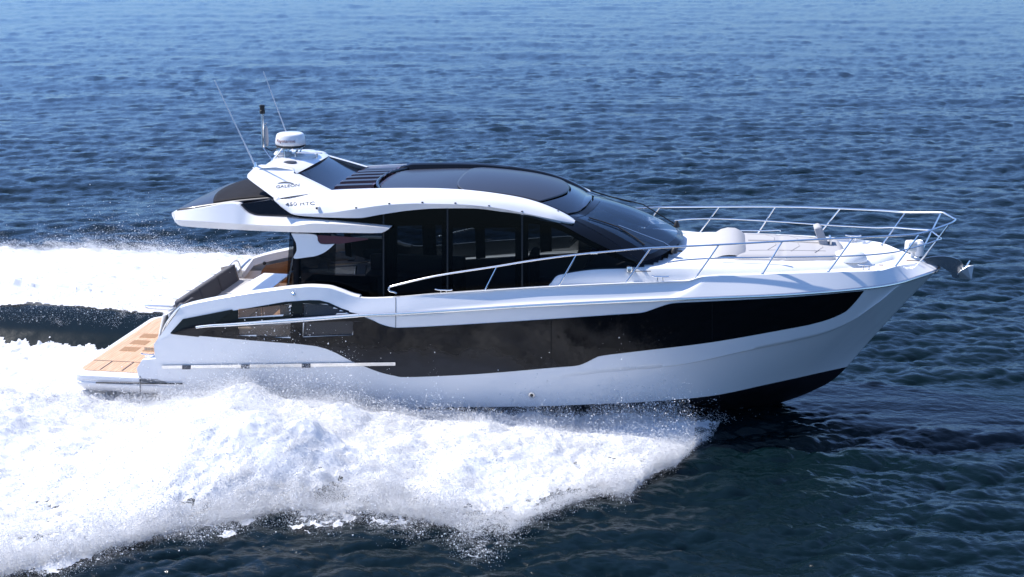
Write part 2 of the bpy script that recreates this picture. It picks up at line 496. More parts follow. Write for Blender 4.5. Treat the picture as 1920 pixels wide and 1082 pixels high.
bandBot = smooth_px([(685, 687.5), (700, 693.5), (718, 699.5), (740, 704.5), (762, 707), (850, 703.8), (938, 698), (1040, 689), (1080, 685.7), (1098, 680), (1115, 671.5), (1131, 666.5), (1200, 658), (1335, 641.5), (1488, 614.5), (1530, 605.5), (1555, 598), (1575, 589.5), (1589, 581), (1605, 564), (1619.8, 545.3)], 4)
hb = pair('hull_window', patch(bandTop, bandBot, n=160, rows_=14), M['band'], yacht, sharp=60)[0]
# pane joints of the band
for x in (1033.5, 1335):
    a, b = col(bandTop, x), col(bandBot, x)
    v, f = (patch([(x-.5, a+3), (x+.7, a+3)], [(x-.5, b-3), (x+.7, b-3)], n=3, off=.010))
    obj('pane_joint', v, f, M['dark'], hb)
# stern quarter panel: frame strips round four openings
top = [(321, 624), (344, 598), (360, 594.8), (400, 587.5), (436, 580.5), (437, 582.6), (534, 566), (581, 562.7), (600, 563.2), (617, 567.5), (640, 578), (672, 588.5)]
railT = [(383, 612), (672, 592)]; 
low = [(321, 624.8), (376, 629.8), (481, 639), (560, 645), (593.5, 649), (612, 654), (630, 661.6), (661, 678), (685, 687.5)]
def clip(poly, x0, x1):
    return [(x0, col(poly, x0))]+[p for p in poly if x0 < p[0] < x1]+[(x1, col(poly, x1))]
def shift(poly, d): return [(x, y+d) for x, y in poly]
frame = [patch(clip(top, 321, 447), clip(low, 321, 447))]
o1, o2, o3, o4 = openings
frame.append(patch(clip(top, 447, 545), [(447, 581), (545, 570)]))
frame.append(patch([(447, 597), (545, 592)], [(447, 613), (545, 606)]))
frame.append(patch([(447, 629), (545, 634)], clip(low, 447, 545)))
frame.append(patch(clip(top, 545, 568), clip(low, 545, 568)))
frame.append(patch(clip(top, 568, 655), [(568, 569), (612, 570), (655, 588)]))
frame.append(patch([(568, 593), (655, 588.5)], [(568, 605), (655, 602)]))
frame.append(patch([(568, 632), (662, 628)], clip(low, 568, 662)))
frame.append(patch([(655, 585), (672, 588.5), (685, 595)], [(655, 602), (685, 603)]))
frame.append(patch([(662, 602.5), (685, 603)], clip(low, 662, 685)))
qp = pair('quarter_panel', join(*frame), M['band'], yacht, sharp=60)
for (tp, bt) in (([(447, 581), (545, 570)], [(447, 597), (545, 592)]), ([(568, 569), (612, 570), (655, 588)], [(568, 593), (655, 588.5)]),
                 ([(447, 613), (545, 606)], [(447, 629), (545, 634)]), ([(568, 605), (662, 602)], [(568, 632), (662, 628)])):
    v, f = patch(tp, bt, off=-.02)
    for s in (0, 1):
        vv = v if s == 0 else [Vector((p.x, -p.y, p.z)) for p in v]
        obj('quarter_window', vv, f, M['sideglass' if tp[0][0] < 500 else 'foggedglass'], qp[s])
# dark diagonal blade on the panel's aft end
vf = (patch([(321, 623.5), (344, 598), (436, 580)], [(321, 625.6), (373, 631), (436, 583)], off=.022))
pair('air_intake', vf, M['black'], yacht, sharp=60)
# bright strip through the quarter panel (tapering handrail)
vf = (patch([(383, 609.5), (430, 606), (545, 597.0), (672, 588.6)], [(383, 612.8), (430, 611.0), (545, 604.0), (672, 594)], off=.030))
pair('quarter_rail', vf, M['white'], yacht)
# fold-down balcony: seam and lower bright edge
vf = (patch([(304.5, 684.5), (742, 678.0)], [(304.5, 690.2), (742, 684.2)], off=.03, rows_=2))
bs = pair('balcony_edge', vf, M['steel'], yacht)
for x in (351, 461, 575):
    vf = (patch([(x-8, 684.5-(x-304)*.0148), (x+8, 684.3-(x-304)*.0148)], [(x-8, 691.8-(x-304)*.0137), (x+8, 691.6-(x-304)*.0137)], off=.036, n=3, rows_=2))
    obj('hinge', *vf, M['letter'], bs[0])
vf = (patch([(741.6, 558), (742.6, 558)], [(741.6, 685), (742.6, 685)], off=.004, n=2, rows_=30))
pair('balcony_seam', vf, M['rubber'], yacht)
# trim lines at the platform root, exhaust/drain port
dp = HP(997, 740.5, .004)
v, f = lathe(dp, [(.055, 0), (.055, .012), (.03, .014)], axis=(0, -1, -.1))
dr = obj('drain_port', v, f, M['steel'], yacht)
v, f = lathe(dp+Vector((0, -.0145, 0)), [(.028, 0), (.028, .003)], axis=(0, -1, -.1))
obj('drain_hole', v, f, M['rubber'], dr)

# ---- deck: side decks, foredeck moulding
ym = interp([3.5, 8.2, 9.0, 9.7, 10.4, 11, 12, 12.8, 13.3, 13.7, 14.0], [1.72, 1.74, 1.70, 1.64, 1.50, 1.38, 1.2, .98, .75, .45, .15])
Mpx = [(1030, 533), (1036, 524), (1043, 517), (1055, 513.7), (1130, 505), (1226, 503), (1325, 503), (1450, 500), (1560, 496), (1628, 491)]
M3 = [PF(a, b, lambda x, z: float(ym(x))) for a, b in Mpx]
M3.append(Vector((14.0, 0, float(zG(14.0))+.04)))
zM = pchip([p.x for p in M3], [p.z for p in M3])
Wpx = [(1203, 492.5, -1.56), (1232, 482, -1.36), (1252, 471.5, -1.05), (1266, 462, -.72), (1277, 452, -.36), (1281, 446.5, 0)]
W3 = [P(*w) for w in Wpx]
xW = interp([-p.y for p in W3][::-1], [p.x for p in W3][::-1])
xs = np.concatenate([np.linspace(8.17, 8.5, 10), np.linspace(8.55, 13.0, 60), np.linspace(13.05, 14.49, 34)])
halfs = []
for x in xs:
    yg, zg = float(yG(x)), float(zG(x))
    y0 = min(float(ym(x)), yg*.86); zm_ = float(zM(min(x, 14.0))) if x < 14.0 else zg+.03*(14.5-x)/.5
    zm_ = max(zm_, zg-.02)
    dk = zg-.05*min(1, (14.5-x)/.6)
    prof = [(yg, zg), (yg-.035*min(1, yg*3), zg+.002), (yg-.06*min(1, yg*3), dk)]
    prof += [(y0+.02, dk), (y0, dk+.3*(zm_-dk)), (y0-.03, zm_-.03), (y0-.08, zm_)]
    crown = .10*min(1, y0/1.2)
    for k in range(1, 15):
        t = k/14; prof.append(((y0-.08)*(1-t), zm_+crown*(1-(1-t)**2)))
    halfs.append([Vector((x, -max(a, 0), b)) for a, b in prof])
v, f = grid(halfs)
f = [q for q in f if not (lambda c: abs(c.y) < float(ym(c.x))-.10 and c.x < float(xW(abs(c.y)))-.04)(sum((v[i] for i in q), Vector())/4)]
v, f = mirror(v, f)
foredeck = obj('foredeck', v, f, M['deck'], yacht, sharp=50)
# closing lip at the aft end of the moulding
# side decks abreast of the cabin
xs2 = np.linspace(4.9, 8.3, 30)
halfs = []
for x in xs2:
    yg, zg = float(yG(x)), float(zG(x))
    halfs.append([Vector((x, -a, b)) for a, b in [(yg, zg), (yg-.07, zg), (yg-.09, zg-.28), (1.60, zg-.28)]])
pair('side_deck', grid(halfs), M['deck'], yacht, sharp=30)
# cockpit coamings: rolled top from the stern to the cabin
xs3 = np.linspace(G3[0].x, 4.95, 60)
halfs = []
for x in xs3:
    yg, zg = float(yG(x)), float(zG(x))
    halfs.append([Vector((x, -a, b)) for a, b in [(yg, zg), (yg-.02, zg+.018), (yg-.05, zg+.025), (yg-.14, zg+.022), (yg-.17, zg-.01), (yg-.17, zg-.16)]])
pair('coaming', grid(halfs), M['white'], yacht, sharp=40)
# sloping stern quarter edge (coaming end running down to the platform)
A = [PF(a, b, lambda x, z: 1.95) for a, b in [(338, 577), (333, 581.5), (310, 614), (288, 646)]]
rows = []
for p in A:
    rows.append([p, p+Vector((.02, .05, .015)), p+Vector((.03, .16, .0)), p+Vector((.10, .17, -.05))])
pair('quarter_edge', grid(rows), M['white'], yacht)

# ---- swim platform
def rr_outline(x0, x1, hw, rc, n=10):
    pts = [(x1, -hw)]
    for k in range(n+1):
        a = math.pi/2*k/n
        pts.append((x0+rc-rc*math.sin(a), -hw+rc-rc*math.cos(a)))
    pts += [(x, -y) for x, y in pts[::-1]]
    return pts
ZP = .55
pl = rr_outline(-.58, 1.5, 1.93, .34)
lay = []
for inset, z in [(.10, ZP-.34), (.03, ZP-.27), (.0, ZP-.20), (.0, ZP-.165), (.025, ZP-.15), (.025, ZP-.12), (.0, ZP-.10), (.0, ZP-.03), (.02, ZP-.008), (.05, ZP), (.6, ZP)]:
    q = rr_outline(-.58+inset, 1.5, 1.93-inset, max(.34-inset*.5, .08))
    lay.append([Vector((x, y, z+.035*(x+.58)*0)) for x, y in q])
v, f = grid(lay)
f.append(tuple(range(len(pl)))); f.append(tuple(len(v)-1-i for i in range(len(pl))))
plat = obj('swim_platform', v, f, M['white'], yacht, sharp=35)
q = rr_outline(-.44, 1.30, 1.74, .20)
v, f = prism([Vector((x, y, ZP+.003)) for x, y in q], (0, 0, .008))
td = obj('teak_deck', v, f, M['teak'], plat, smooth=False)
def deckrect(name, x0, x1, y0, y1, mt, z=ZP+.0125, par=td):
    sh = .0
    v, f = box(((x0+x1)/2, (y0+y1)/2, z), (x1-x0, y1-y0, .004))
    return obj(name, v, f, mt, par, smooth=False)
for cx_, cy_ in [(-.04, .44), (-.04, .0), (-.04, -.44), (.40, .44), (.40, .02), (.40, -.40)]:
    deckrect('deck_hatch', cx_-.165, cx_+.165, cy_-.13, cy_+.13, M['teakpanel'])
for k in range(3):
    x = -.05+.42*k
    v, f = box((x, -1.44, ZP+.0125), (.022, .50, .004), Matrix.Rotation(0, 3, 'Z'))
    obj('caulking_strip', v, f, M['rubber'], td, smooth=False)
v, f = box((.42, -1.18, ZP+.0125), (1.68, .016, .004)); obj('caulking_strip', v, f, M['rubber'], td, smooth=False)
# raised block at the near side (and far side) with the cleat
for s in (-1, 1):
    prof = [(256, 691), (266, 675), (304, 671.5), (312, 671.5), (312, 720), (262, 720)]
    pts = [P(a, b, -1.93) for a, b in prof]
    v, f = prism(pts, (0, .34, 0))
    if s == 1: v = [Vector((p.x, -p.y, p.z)) for p in v]
    obj('mooring_block', v, f, M['white'], plat, smooth=False, bevel=.02)
    # filler side between platform and hull, below the block
    prof = [(250, 722), (262, 706), (312, 705), (420, 720), (420, 765), (262, 762)]
# dark trim rod along the platform side
pts = [P(180, 717.5, -1.95), P(250, 718.6, -1.955), P(342, 719.4, -1.97)]
pair('trim_rod', tube(pts, .013, 8), M['rubber'], plat)
pair('seam', tube([P(262.6, 706, -1.945), P(263, 735, -1.945)], .006, 6), M['rubber'], plat)

def cleat(base, ax=(1, 0, 0), L=.24, par=yacht, h=.075):
    ax = Vector(ax).normalized(); b = Vector(base); up = Vector((0, 0, 1))
    parts = []
    tip = [b+ax*(L*s)+up*(h+(.012 if abs(s) > .4 else 0)) for s in (-.5, -.3, 0, .3, .5)]
    parts.append(tube(smooth3(tip, 3), .013, 8))
    for s in (-.16, .16):
        parts.append(tube([b+ax*(L*s)-up*.005, b+ax*(L*s*.95)+up*h], .011, 8))
        parts.append(lathe(b+ax*(L*s)-up*.004, [(.022, 0), (.022, .010), (.012, .014)], 12))
    v, f = join(*parts)
    return obj('cleat', v, f, M['steel'], par)
for s in (-1, 1):
    p = P(277, 671, -1.78); cleat((p.x, s*1.78, p.z-.01), par=yacht)
    p = PF(832, 550, lambda x, z: float(yG(x))-.04); cleat((p.x, s*-p.y, float(zG(p.x))), L=.30, h=.05)
    p = PF(1238, 528, lambda x, z: float(yG(x))-.05); cleat((p.x, s*-p.y, float(zG(p.x))), L=.28, h=.075)
    p = P(1624, 506, -1.13); cleat((p.x, s*1.13, p.z), L=.28, h=.08)
# small chrome nub on the coaming
for s in (-1, 1):
    p = HP(551, 552, .004)
    v, f = lathe(p, [(.035, 0), (.03, .02), (.012, .03)], 12, axis=(0, -1, .5))
    if s > 0: v = [Vector((q.x, -q.y, q.z)) for q in v]
    obj('fairlead', v, f, M['steel'], yacht)

# ---- cockpit
ZC = 1.08
v, f = box((2.85, 0, ZC-.03), (3.9, 3.66, .06)); cf = obj('cockpit_floor', v, f, M['teak'], yacht, smooth=False)
# transom bulkhead, sofa
rows = []
for y in np.linspace(-1.72, 1.72, 14):
    rows.append([Vector((1.04, y, ZP)), Vector((1.10, y, 1.15)), Vector((1.24, y, 1.66)), Vector((1.36, y, 1.70)), Vector((1.42, y, 1.2))])
obj('transom_bulkhead', *grid(rows), M['white'], yacht, thick=.03)
def cushion(name, c, size, R=None, m=None, par=yacht, bev=.05, seams=0):
    v, f = box(c, size, R)
    o = obj(name, v, f, m or M['cushion'], par, smooth=True)
    b = o.modifiers.new('round', 'BEVEL'); b.width = bev; b.segments = 4
    return o
Rb = Matrix.Rotation(math.radians(-14), 3, 'Y')
sofa = cushion('transom_sofa', (1.80, -.15, ZC+.20), (.62, 2.9, .40), None, M['white'])
cushion('seat_cushion', (1.83, -.15, ZC+.45), (.60, 2.86, .13), None, M['cushion'], sofa)
for y0, y1 in ((-1.58, -.70), (-.69, .20), (.21, 1.10)):
    cushion('backrest', (1.52, (y0+y1)/2, ZC+.60), (.15, y1-y0, .46), Rb, M['greycushion'], sofa, bev=.05)
v, f = box((1.45, 1.125, ZC+.55), (.30, .03, .50), Rb); obj('sofa_end', v, f, M['beige'], sofa, smooth=False)
v, f = tube(smooth3([(1.36, 1.05, 1.72), (1.48, 1.12, 1.93), (1.60, 1.18, 1.95), (1.66, 1.2, 1.62)], 4), .012, 8)
obj('grab_rail', v, f, M['steel'], sofa)
# side seat along the starboard coaming, seen through the quarter windows
cushion('side_seat', (2.75, -1.52, ZC+.22), (1.30, .50, .44), None, M['beige'], bev=.04)
# transom board (white sun deck lid) behind the sofa with slots and a rail
tb = [P(276, 571, -1.5), P(334, 571, -1.5)]
zb = (tb[0].z+tb[1].z)/2-.005
bx0, bx1 = tb[0].x, 1.36
v, f = prism([Vector((bx0, -1.50, zb)), Vector((bx1, -1.50, zb)), Vector((bx1, 1.45, zb)), Vector((bx0+.1, 1.45, zb))], (0, 0, -.05))
board = obj('transom_board', v, f, M['white'], yacht, smooth=False, bevel=.015)
for k in range(4):
    y = -1.10+.62*k
    v, f = box((bx1-.10, y, zb+.003), (.16, .018, .006)); obj('slot', v, f, M['letter'], board, smooth=False)
v, f = tube(smooth3([(bx1-.05, -1.56, zb-.01), (bx0+.06, -1.56, zb-.01), (bx0-.03, -1.52, zb-.03), (bx0+.02, -1.50, zb-.08), (bx1-.05, -1.52, zb-.085)], 5), .012, 8)
obj('board_rail', v, f, M['steel'], board)
# table
zt = 1.90
tbl = prism([Vector((2.20, -.92, zt)), Vector((2.80, -.92, zt)), Vector((2.83, -.55, zt)), Vector((2.86, .60, zt)), Vector((2.33, .60, zt))], (0, 0, -.045))
table = obj('cockpit_table', *tbl, M['white'], yacht, smooth=False, bevel=.012)
v, f = lathe((2.53, -.2, ZC), [(.22, 0), (.20, .02), (.05, .04), (.045, .76)], 20); obj('pedestal', v, f, M['steel'], table)
v, f = box((2.845, -.35, zt-.03), (.02, .62, .07)); obj('table_leaf_edge', v, f, M['steel'], table, smooth=False)
# wood panels on the inner port coaming and cabin bulkhead foot
wp = [P(a, b, 1.80) for a, b in [(489, 515), (492, 506), (499, 497.5), (547, 487), (547, 530), (489, 530)]]
v, f = prism(wp, (0, -.03, 0)); obj('coaming_panel', v, f, M['wood'], yacht, smooth=False)
v, f = box((2.6, 1.845, 1.3), (3.3, .04, .62)); obj('coaming_liner', v, f, M['white'], yacht, smooth=False)
v, f = box((3.22, -.35, 1.45), (.06, 1.4, .75)); obj('galley_front', v, f, M['wood'], yacht, smooth=False)
v, f = lathe(P(496, 493.5, 1.78), [(.035, 0), (.035, .02), (.02, .03)], 14, axis=(0, -1, 0)); obj('speaker', v, f, M['rubber'], yacht)
v, f = tube([P(549.5, 482, -.95), P(539, 545, -.95)], .016, 8); pole = obj('grab_pole', v, f, M['steel'], yacht)
for yy in (496, 511):
    p = P(547.5-(yy-482)*.168, yy, -.95); v, f = tube([p, p+Vector((.09, 0, .03))], .014, 8); obj('bracket', v, f, M['steel'], pole)
# stair/gate side: dark slanted steps on the near stern corner
rows = []
for a, b, yy in [(336, 569, -1.62), (322, 588, -1.62), (310, 606, -1.62), (303, 622, -1.62)]:
    p = P(a, b, yy); rows.append([p, p+Vector((.10, 0, -.02)), p+Vector((.10, .45, -.02)), p+Vector((0, .45, 0))])
obj('stern_gate', *grid(rows), M['greycushion'], yacht, thick=.05)
for off in (0, .05):
    pts = [P(a+off*60, b, -1.74) for a, b in [(342, 571), (326, 586), (309, 610), (299, 640), (296, 655)]]
    pair('gate_rail', tube(smooth3(pts, 4), .012, 8), M['steel'], yacht)

# ---- cabin side glass (saloon windows)
def ycab(x, z): return 1.70-.11*(z-2.3)-.035*max(0, x-8.0)**1.5
def CP(px, py, off=0.0):
    return PF(px, py, lambda x, z: ycab(x, z)+off)
LOW = [(550, 560), (600, 575), (760, 575), (1026, 549), (1046, 531), (1060, 526), (1130, 516), (1198, 496)]
TOPL = [(550, 400), (669, 405), (716, 398), (768, 390.5), (820, 387), (885, 387), (950, 395), (1003, 406), (1050, 419), (1066, 429), (1100, 446.5), (1150, 471), (1198, 495.4)]
cabin = bpy.data.objects.new('cabin', None)
def cabpatch(name, tp, bt, m, par, off=0.0, rows_=6, n=None, both=True, thick=0):
    v, f = patch(tp, bt, rows_=rows_, off=off, fn=lambda a, b, o: CP(a, b, o), n=n)
    if both: v, f = mirror(v, f)
    return obj(name, v, f, m, par, sharp=60, thick=thick)
# window glass panes, each with its own dark surround
pan = [(563, 716), (722, 836), (842, 974), (984, 1198)]
frames = []
head = [(550, 452), (712, 446), (744, 426), (830, 424), (836, 428), (970, 428), (990, 428), (1050, 434), (1100, 456), (1198, 496)]
headc = smooth_px([(550, 445), (716, 428), (744, 424), (830, 423), (846, 427), (970, 427), (990, 420), (1040, 428), (1100, 458), (1150, 483), (1198, 497)], 4)
for x0, x1 in ((550, 563), (716, 744), (828, 848), (966, 990)):
    frames.append(patch(clip(headc, x0, x1), clip(LOW, x0, x1), fn=lambda a, b, o: CP(a, b, o), off=-.05, rows_=4, n=3))
frames.append(patch(TOPL, [(x, min(y, col(LOW, x)-.2)) for x, y in headc], fn=lambda a, b, o: CP(a, b, o), off=-.05, rows_=4))
cs = pair('window_frame', join(*frames), M['dark'], yacht, sharp=60, thick=.05)
# lower dado under the glass
for x0, x1 in pan:
    for s in (-1, 1):
        v, f = patch(clip(TOPL, x0-3, x1+(0 if x1 > 1190 else 3)), clip(LOW, x0-3, x1+(0 if x1 > 1190 else 3)), fn=lambda a, b, o: CP(a, b, o), off=.0)
        if s > 0: v = [Vector((q.x, -q.y, q.z)) for q in v]
        obj('side_window', v, f, M['glass'], yacht, sharp=60)
# joints between panes
for x in (719, 839, 979):
    vf = (patch([(x-1.5, col(TOPL, x)+2), (x+1.5, col(TOPL, x)+2)], [(x-1.5, col(LOW, x)), (x+1.5, col(LOW, x))], fn=lambda a, b, o: CP(a, b, o), off=.006, n=2))
    pair('window_trim', vf, M['rubber'], yacht)
# aft bulkhead of the saloon (dark glass door wall)
rows = []
for y in np.linspace(-1.55, 1.55, 8):
    rows.append([Vector((3.42, y, ZC)), Vector((3.50, y, 2.2)), Vector((3.62, y, 3.30))])
obj('saloon_door', *grid(rows), M['glass'], yacht)
# white aft pillar, each side
pp = smooth_px([(546, 438), (590, 440), (596, 452), (604, 458.2), (627, 457.7)], 4)+smooth_px([(627, 457.7), (618, 466), (607, 474), (592, 480), (576, 482.4), (551, 484.5), (556, 470), (555, 456)], 4)
for s in (-1, 1):
    pts = [CP(a, b, .03) for a, b in pp]
    v, f = prism(pts, (0, .30, 0))
    if s > 0: v = [Vector((q.x, -q.y, q.z)) for q in v]
    obj('aft_pillar', v, f, M['white'], yacht, smooth=False, bevel=.012)
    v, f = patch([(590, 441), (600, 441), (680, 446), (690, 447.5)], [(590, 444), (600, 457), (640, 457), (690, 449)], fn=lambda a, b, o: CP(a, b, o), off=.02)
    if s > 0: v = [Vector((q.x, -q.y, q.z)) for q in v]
    obj('pillar_reflection', v, f, M['maroon'], yacht)  # maroon patch: reddish underside reflection painted in as colour

# ---- roof
YU = interp([1.0, 2.8, 4.6, 6.5, 8.0, 8.9], [1.45, 1.38, 1.30, 1.32, 1.30, 1.27])
Upx = [(513.5, 373.5), (540, 370.5), (586.5, 362), (617.5, 357.5), (650, 355.5), (716, 353.5), (770, 353), (820, 353.6), (860, 355.5), (898.5, 359), (940, 364.5), (976.7, 371), (1005, 378.5), (1028.7, 387), (1050, 396.5), (1066, 405), (1080, 414.6)]
U3 = [PF(a, b, lambda x, z: float(YU(x))) for a, b in Upx]
zU = pchip([p.x for p in U3], [p.z for p in U3])
Cpx = [(514, 375), (530, 388), (550, 400.5), (607, 400.0), (667, 392), (729, 384), (792, 381.6), (854, 383), (917, 388), (979, 399), (1030, 409.5), (1060, 416), (1077, 418.5)]
Lpx = [(515, 377), (530, 390), (552, 403), (580, 406), (612, 407.8), (669, 409), (716, 402), (768, 394.6), (820, 390.9), (885.5, 390.9), (950.6, 398.7), (1002.7, 410), (1049.6, 423.6), (1066, 422.8)]
YC = interp([1, 3, 5, 8.2, 8.9], [1.60, 1.66, 1.70, 1.55, 1.33])
YL = interp([1, 3, 5, 8.2, 8.9], [1.60, 1.66, 1.67, 1.50, 1.31])
C3 = [PF(a, b, lambda x, z: float(YC(x))) for a, b in Cpx]
L3 = [PF(a, b, lambda x, z: float(YL(x))) for a, b in Lpx]
def resample(pts, n):
    pts = [Vector(p) for p in pts]; d = [0]
    for a, b in zip(pts, pts[1:]): d.append(d[-1]+(b-a).length)
    s = np.linspace(0, d[-1], n)
    c = [pchip(d, [p[i] for p in pts])(s) for i in range(3)]
    return [Vector((c[0][i], c[1][i], c[2][i])) for i in range(n)]
def by_x(pts, xs):
    X = [p.x for p in pts]
    c = [pchip(X, [p[i] for p in pts]) for i in (1, 2)]
    return [Vector((x, float(c[0](x)), float(c[1](x)))) for x in xs]
n = 90
tt = np.linspace(0, 1, n)
def xr(pts): return [pts[0].x+(pts[-1].x-pts[0].x)*t for t in tt]
Ur, Cr, Lr = by_x(U3, xr(U3)), by_x(C3, xr(C3)), by_x(L3, xr(L3))
inner = [p+Vector((0, .05, -.10)) for p in Ur]
Ut = [p+Vector((0, .03, .0)) for p in Ur]
mid = [a*.5+b*.5+Vector((0, -.035, .03)) for a, b in zip(Ur, Cr)]
q1 = [a*.78+b*.22+Vector((0, -.022, .022)) for a, b in zip(Ur, Cr)]
q3 = [a*.22+b*.78+Vector((0, -.022, .018)) for a, b in zip(Ur, Cr)]
soff = [p+Vector((0, .22, .03)) for p in Lr]
vf = (grid([inner, Ut, Ur, q1, mid, q3, Cr, Lr, soff]))
arches = pair('roof_arch', vf, M['white'], yacht, sharp=26); arch = arches[0]
for a, b in [(668, 390), (730, 382.3), (792, 379.8), (854, 381.2), (917, 386.3), (979, 397), (1046, 396.5)]:
    for s in (-1, 1):
        p = PF(a, b, lambda x, z: float(YC(x))-.02)
        if a > 1040: p = PF(a, b, lambda x, z: 1.33)
        v, f = box((p.x, p.y*-s, p.z), (.03, .03, .03)); obj('arch_stud', v, f, M['rubber'], arches[0 if s > 0 else 1], smooth=False)
# roof surface
def roofz(x, y):
    e = float(zU(max(min(x, U3[-1].x), U3[0].x)))
    if x < U3[0].x: e = aftz(x)
    c = float(interp([1.2, 3.5, 5.5, 8.8], [.12, .05, .07, .17])(x))
    w = 1.3
    e -= float(interp([2.5, 4.8, 7.8, 8.7], [.07, .11, .08, .05])(x))
    return e+c*(1-(y/w)**2)
aftpts = [P(322.5, 399, -1.45), P(345, 395, -1.45), P(400, 387, -1.45), P(438, 381.5, -1.45), P(480, 377, -1.42), P(513.5, 373.5, -1.38)]
_az = pchip([p.x for p in aftpts], [p.z+.05 for p in aftpts])
def aftz(x): return float(_az(x))
XF = 8.72
Tpx = [(1062, 401, -1.25), (1084, 389, -.9), (1103, 375, -.5), (1113, 364.5, 0)]
T3 = [P(*w) for w in Tpx]
xT = interp([-p.y for p in T3][::-1], [p.x for p in T3][::-1])
zT = interp([-p.y for p in T3][::-1], [p.z for p in T3][::-1])
def roofpiece(name, xa, xb, ya, yb, m, dz=0.0, nx=50, ny=26, thick=.03, par=yacht, xbf=None, xaf=None, follow=True):
    rows = []
    for j in range(ny+1):
        y = ya+(yb-ya)*j/ny
        x0 = xaf(y) if xaf else xa; x1 = xbf(y) if xbf else xb
        rows.append([Vector((x, y, roofz(x, y)+dz)) for x in np.linspace(x0, x1, nx+1)])
    return obj(name, *grid(rows), m, par, sharp=50, thick=thick, thick_off=0)
x_of = lambda px, py, Y: P(px, py, Y).x
xs_aft = x_of(322.5, 399, -1.45)
xlv0, xlv1 = x_of(612, 357, -1.25), x_of(690, 352, -1.25)
xgl = x_of(700, 350, -1.2)
xsr0, xsr1 = x_of(846, 345, -1.2), x_of(1008, 377, -1.2)
# base shell in black, then pieces on it
shell = roofpiece('roof_shell', xs_aft+.12, XF, -1.25, 1.25, M['black'], -.03, nx=110, xbf=lambda y: float(xT(abs(y)))-.01)
roofpiece('skylight', xgl, xsr0+.35, -1.24, 1.02, M['roofpanel'], .012, thick=.012, xaf=lambda y: xgl+.30*(abs(y)/1.12)**4*0+.22*abs((y+.06)/1.06)**6)
roofpiece('sunroof', xsr0, xsr1, -1.20, 1.06, M['roofpanel'], .034, thick=.02,
          xaf=lambda y: xsr0+.20*abs((y+.04)/1.12)**5, xbf=lambda y: xsr1+.40*(1-(y/1.2)**2))
roofpiece('roof_front', xsr1, XF, -1.24, 1.24, M['roofglass'], .022, thick=.012,
          xaf=lambda y: xsr1+.40*(1-min(1, (y/1.2)**2))+.03, xbf=lambda y: float(xT(abs(y)))-.03)
# raised black side rails of the roof well
rows = []
for x in np.linspace(xlv1+.0, XF+.05, 70):
    z0 = roofz(x, 1.2)
    h = max(.01, (float(zU(x))+.035-z0))*min(1, (x-xlv1+.3)/.5, max(0, (XF+.12-x)/.3))+.005
    rows.append([Vector((x, 1.04, z0+.01)), Vector((x, 1.10, z0+h*.8)), Vector((x, 1.17, z0+h)), Vector((x, 1.25, z0+h*.9)), Vector((x, 1.28, z0))])
v, f = grid(rows); obj('roof_rail', v, f, M['black'], yacht)
# rounded surround where the well begins
pts = [Vector((xgl-.12+.25*abs(y/1.15)**3, y, roofz(xgl, y)+.03)) for y in np.linspace(-1.1, 1.1, 24)]
obj('well_rim', *tube(pts, .030, 8), M['black'], yacht)
# louvres: fore-and-aft slats
lv = obj('louvre_bed', *grid([[Vector((x, y, roofz(x, y)+.0)) for x in np.linspace(xlv0-.05, xlv1+.08, 12)] for y in np.linspace(-1.22, 1.22, 20)]), M['louvre'], yacht, thick=.01)
NS = 7
for k in range(NS):
    y = -1.10+2.2*k/(NS-1)
    xa_ = xlv0+.03+.10*abs(y)/1.2*0
    rows = []
    for x in np.linspace(xa_, xlv1, 12):
        z = roofz(x, y)
        rows.append([Vector((x, y-.13, z+.0)), Vector((x, y-.12, z+.055)), Vector((x, y+.05, z+.060)), Vector((x, y+.055, z+.0))])
    obj('slat', *grid(rows), M['louvre'], lv, smooth=False, thick=.004)
    obj('slat_cap', *grid([[r[1]+Vector((.02, 0, .006)), r[2]+Vector((.02, -.03, .006))] for r in rows[:-1]]), M['roofpanel'], lv, smooth=False, thick=.004)
# aft canopy: grey translucent panel over the cockpit
def ytop(x): return float(interp([xs_aft, xs_aft+.25, 2.2, 3.4], [1.28, 1.38, 1.40, 1.36])(x))
rows = []
for k in range(25):
    s = -1+2*k/24
    x0 = xs_aft+.02+.10*(1-s*s)
    rows.append([Vector((x, s*ytop(x), aftz(min(x, U3[0].x+.3))-.03+.13*(1-s*s)*min(1, .35+(x-x0)/.9))) for x in np.linspace(x0, 3.45, 36)])
cp = obj('aft_canopy', *grid(rows), M['roofpanel'], yacht, thick=.02)
rows = []
for k in range(25):
    s = -1+2*k/24
    xa_ = P(388, 387, -1.35).x-.25*(1-s*s)+.1
    rows.append([Vector((x, s*1.30, aftz(min(x, U3[0].x+.3))-.015+.13*(1-(s*1.3/ytop(x))**2)*min(1, .35+(x-xs_aft-.02-.1*(1-s*s))/.9))) for x in np.linspace(xa_, 3.40, 26)])
obj('canopy_fabric', *grid(rows), M['fabric'], cp, thick=.01)

# white aft slab (cockpit roof edge), both sides and across the stern
so_u = [(322, 399), (326, 398.2), (380, 390), (438, 381.8), (447, 384), (455, 392), (464, 400), (482, 406), (547, 409.5), (612.5, 414.7), (660, 419.5), (732, 426.6)]
so_m = [(322, 401), (327, 411.5), (380, 415), (430, 418.6), (465, 420.8), (500, 422.5), (542, 424), (594, 418.8), (640, 420.6), (690, 424), (731, 427.5)]
so_l = [(322.6, 404), (328, 416), (339, 423.8), (400, 428.5), (456, 431.6), (547, 435.4), (640, 436.4), (714, 436.8), (728, 430.5)]
def yo(d): return interp([1.3, 1.7, 3, 5.0, 5.6], [1.42+d*.5, 1.55+d*.8, 1.66+d, 1.76+d*.6, 1.72])
SU = [PF(a, b, lambda x, z: float(yo(-.06)(x))) for a, b in so_u]
SM = [PF(a, b, lambda x, z: float(yo(.06)(x))) for a, b in so_m]
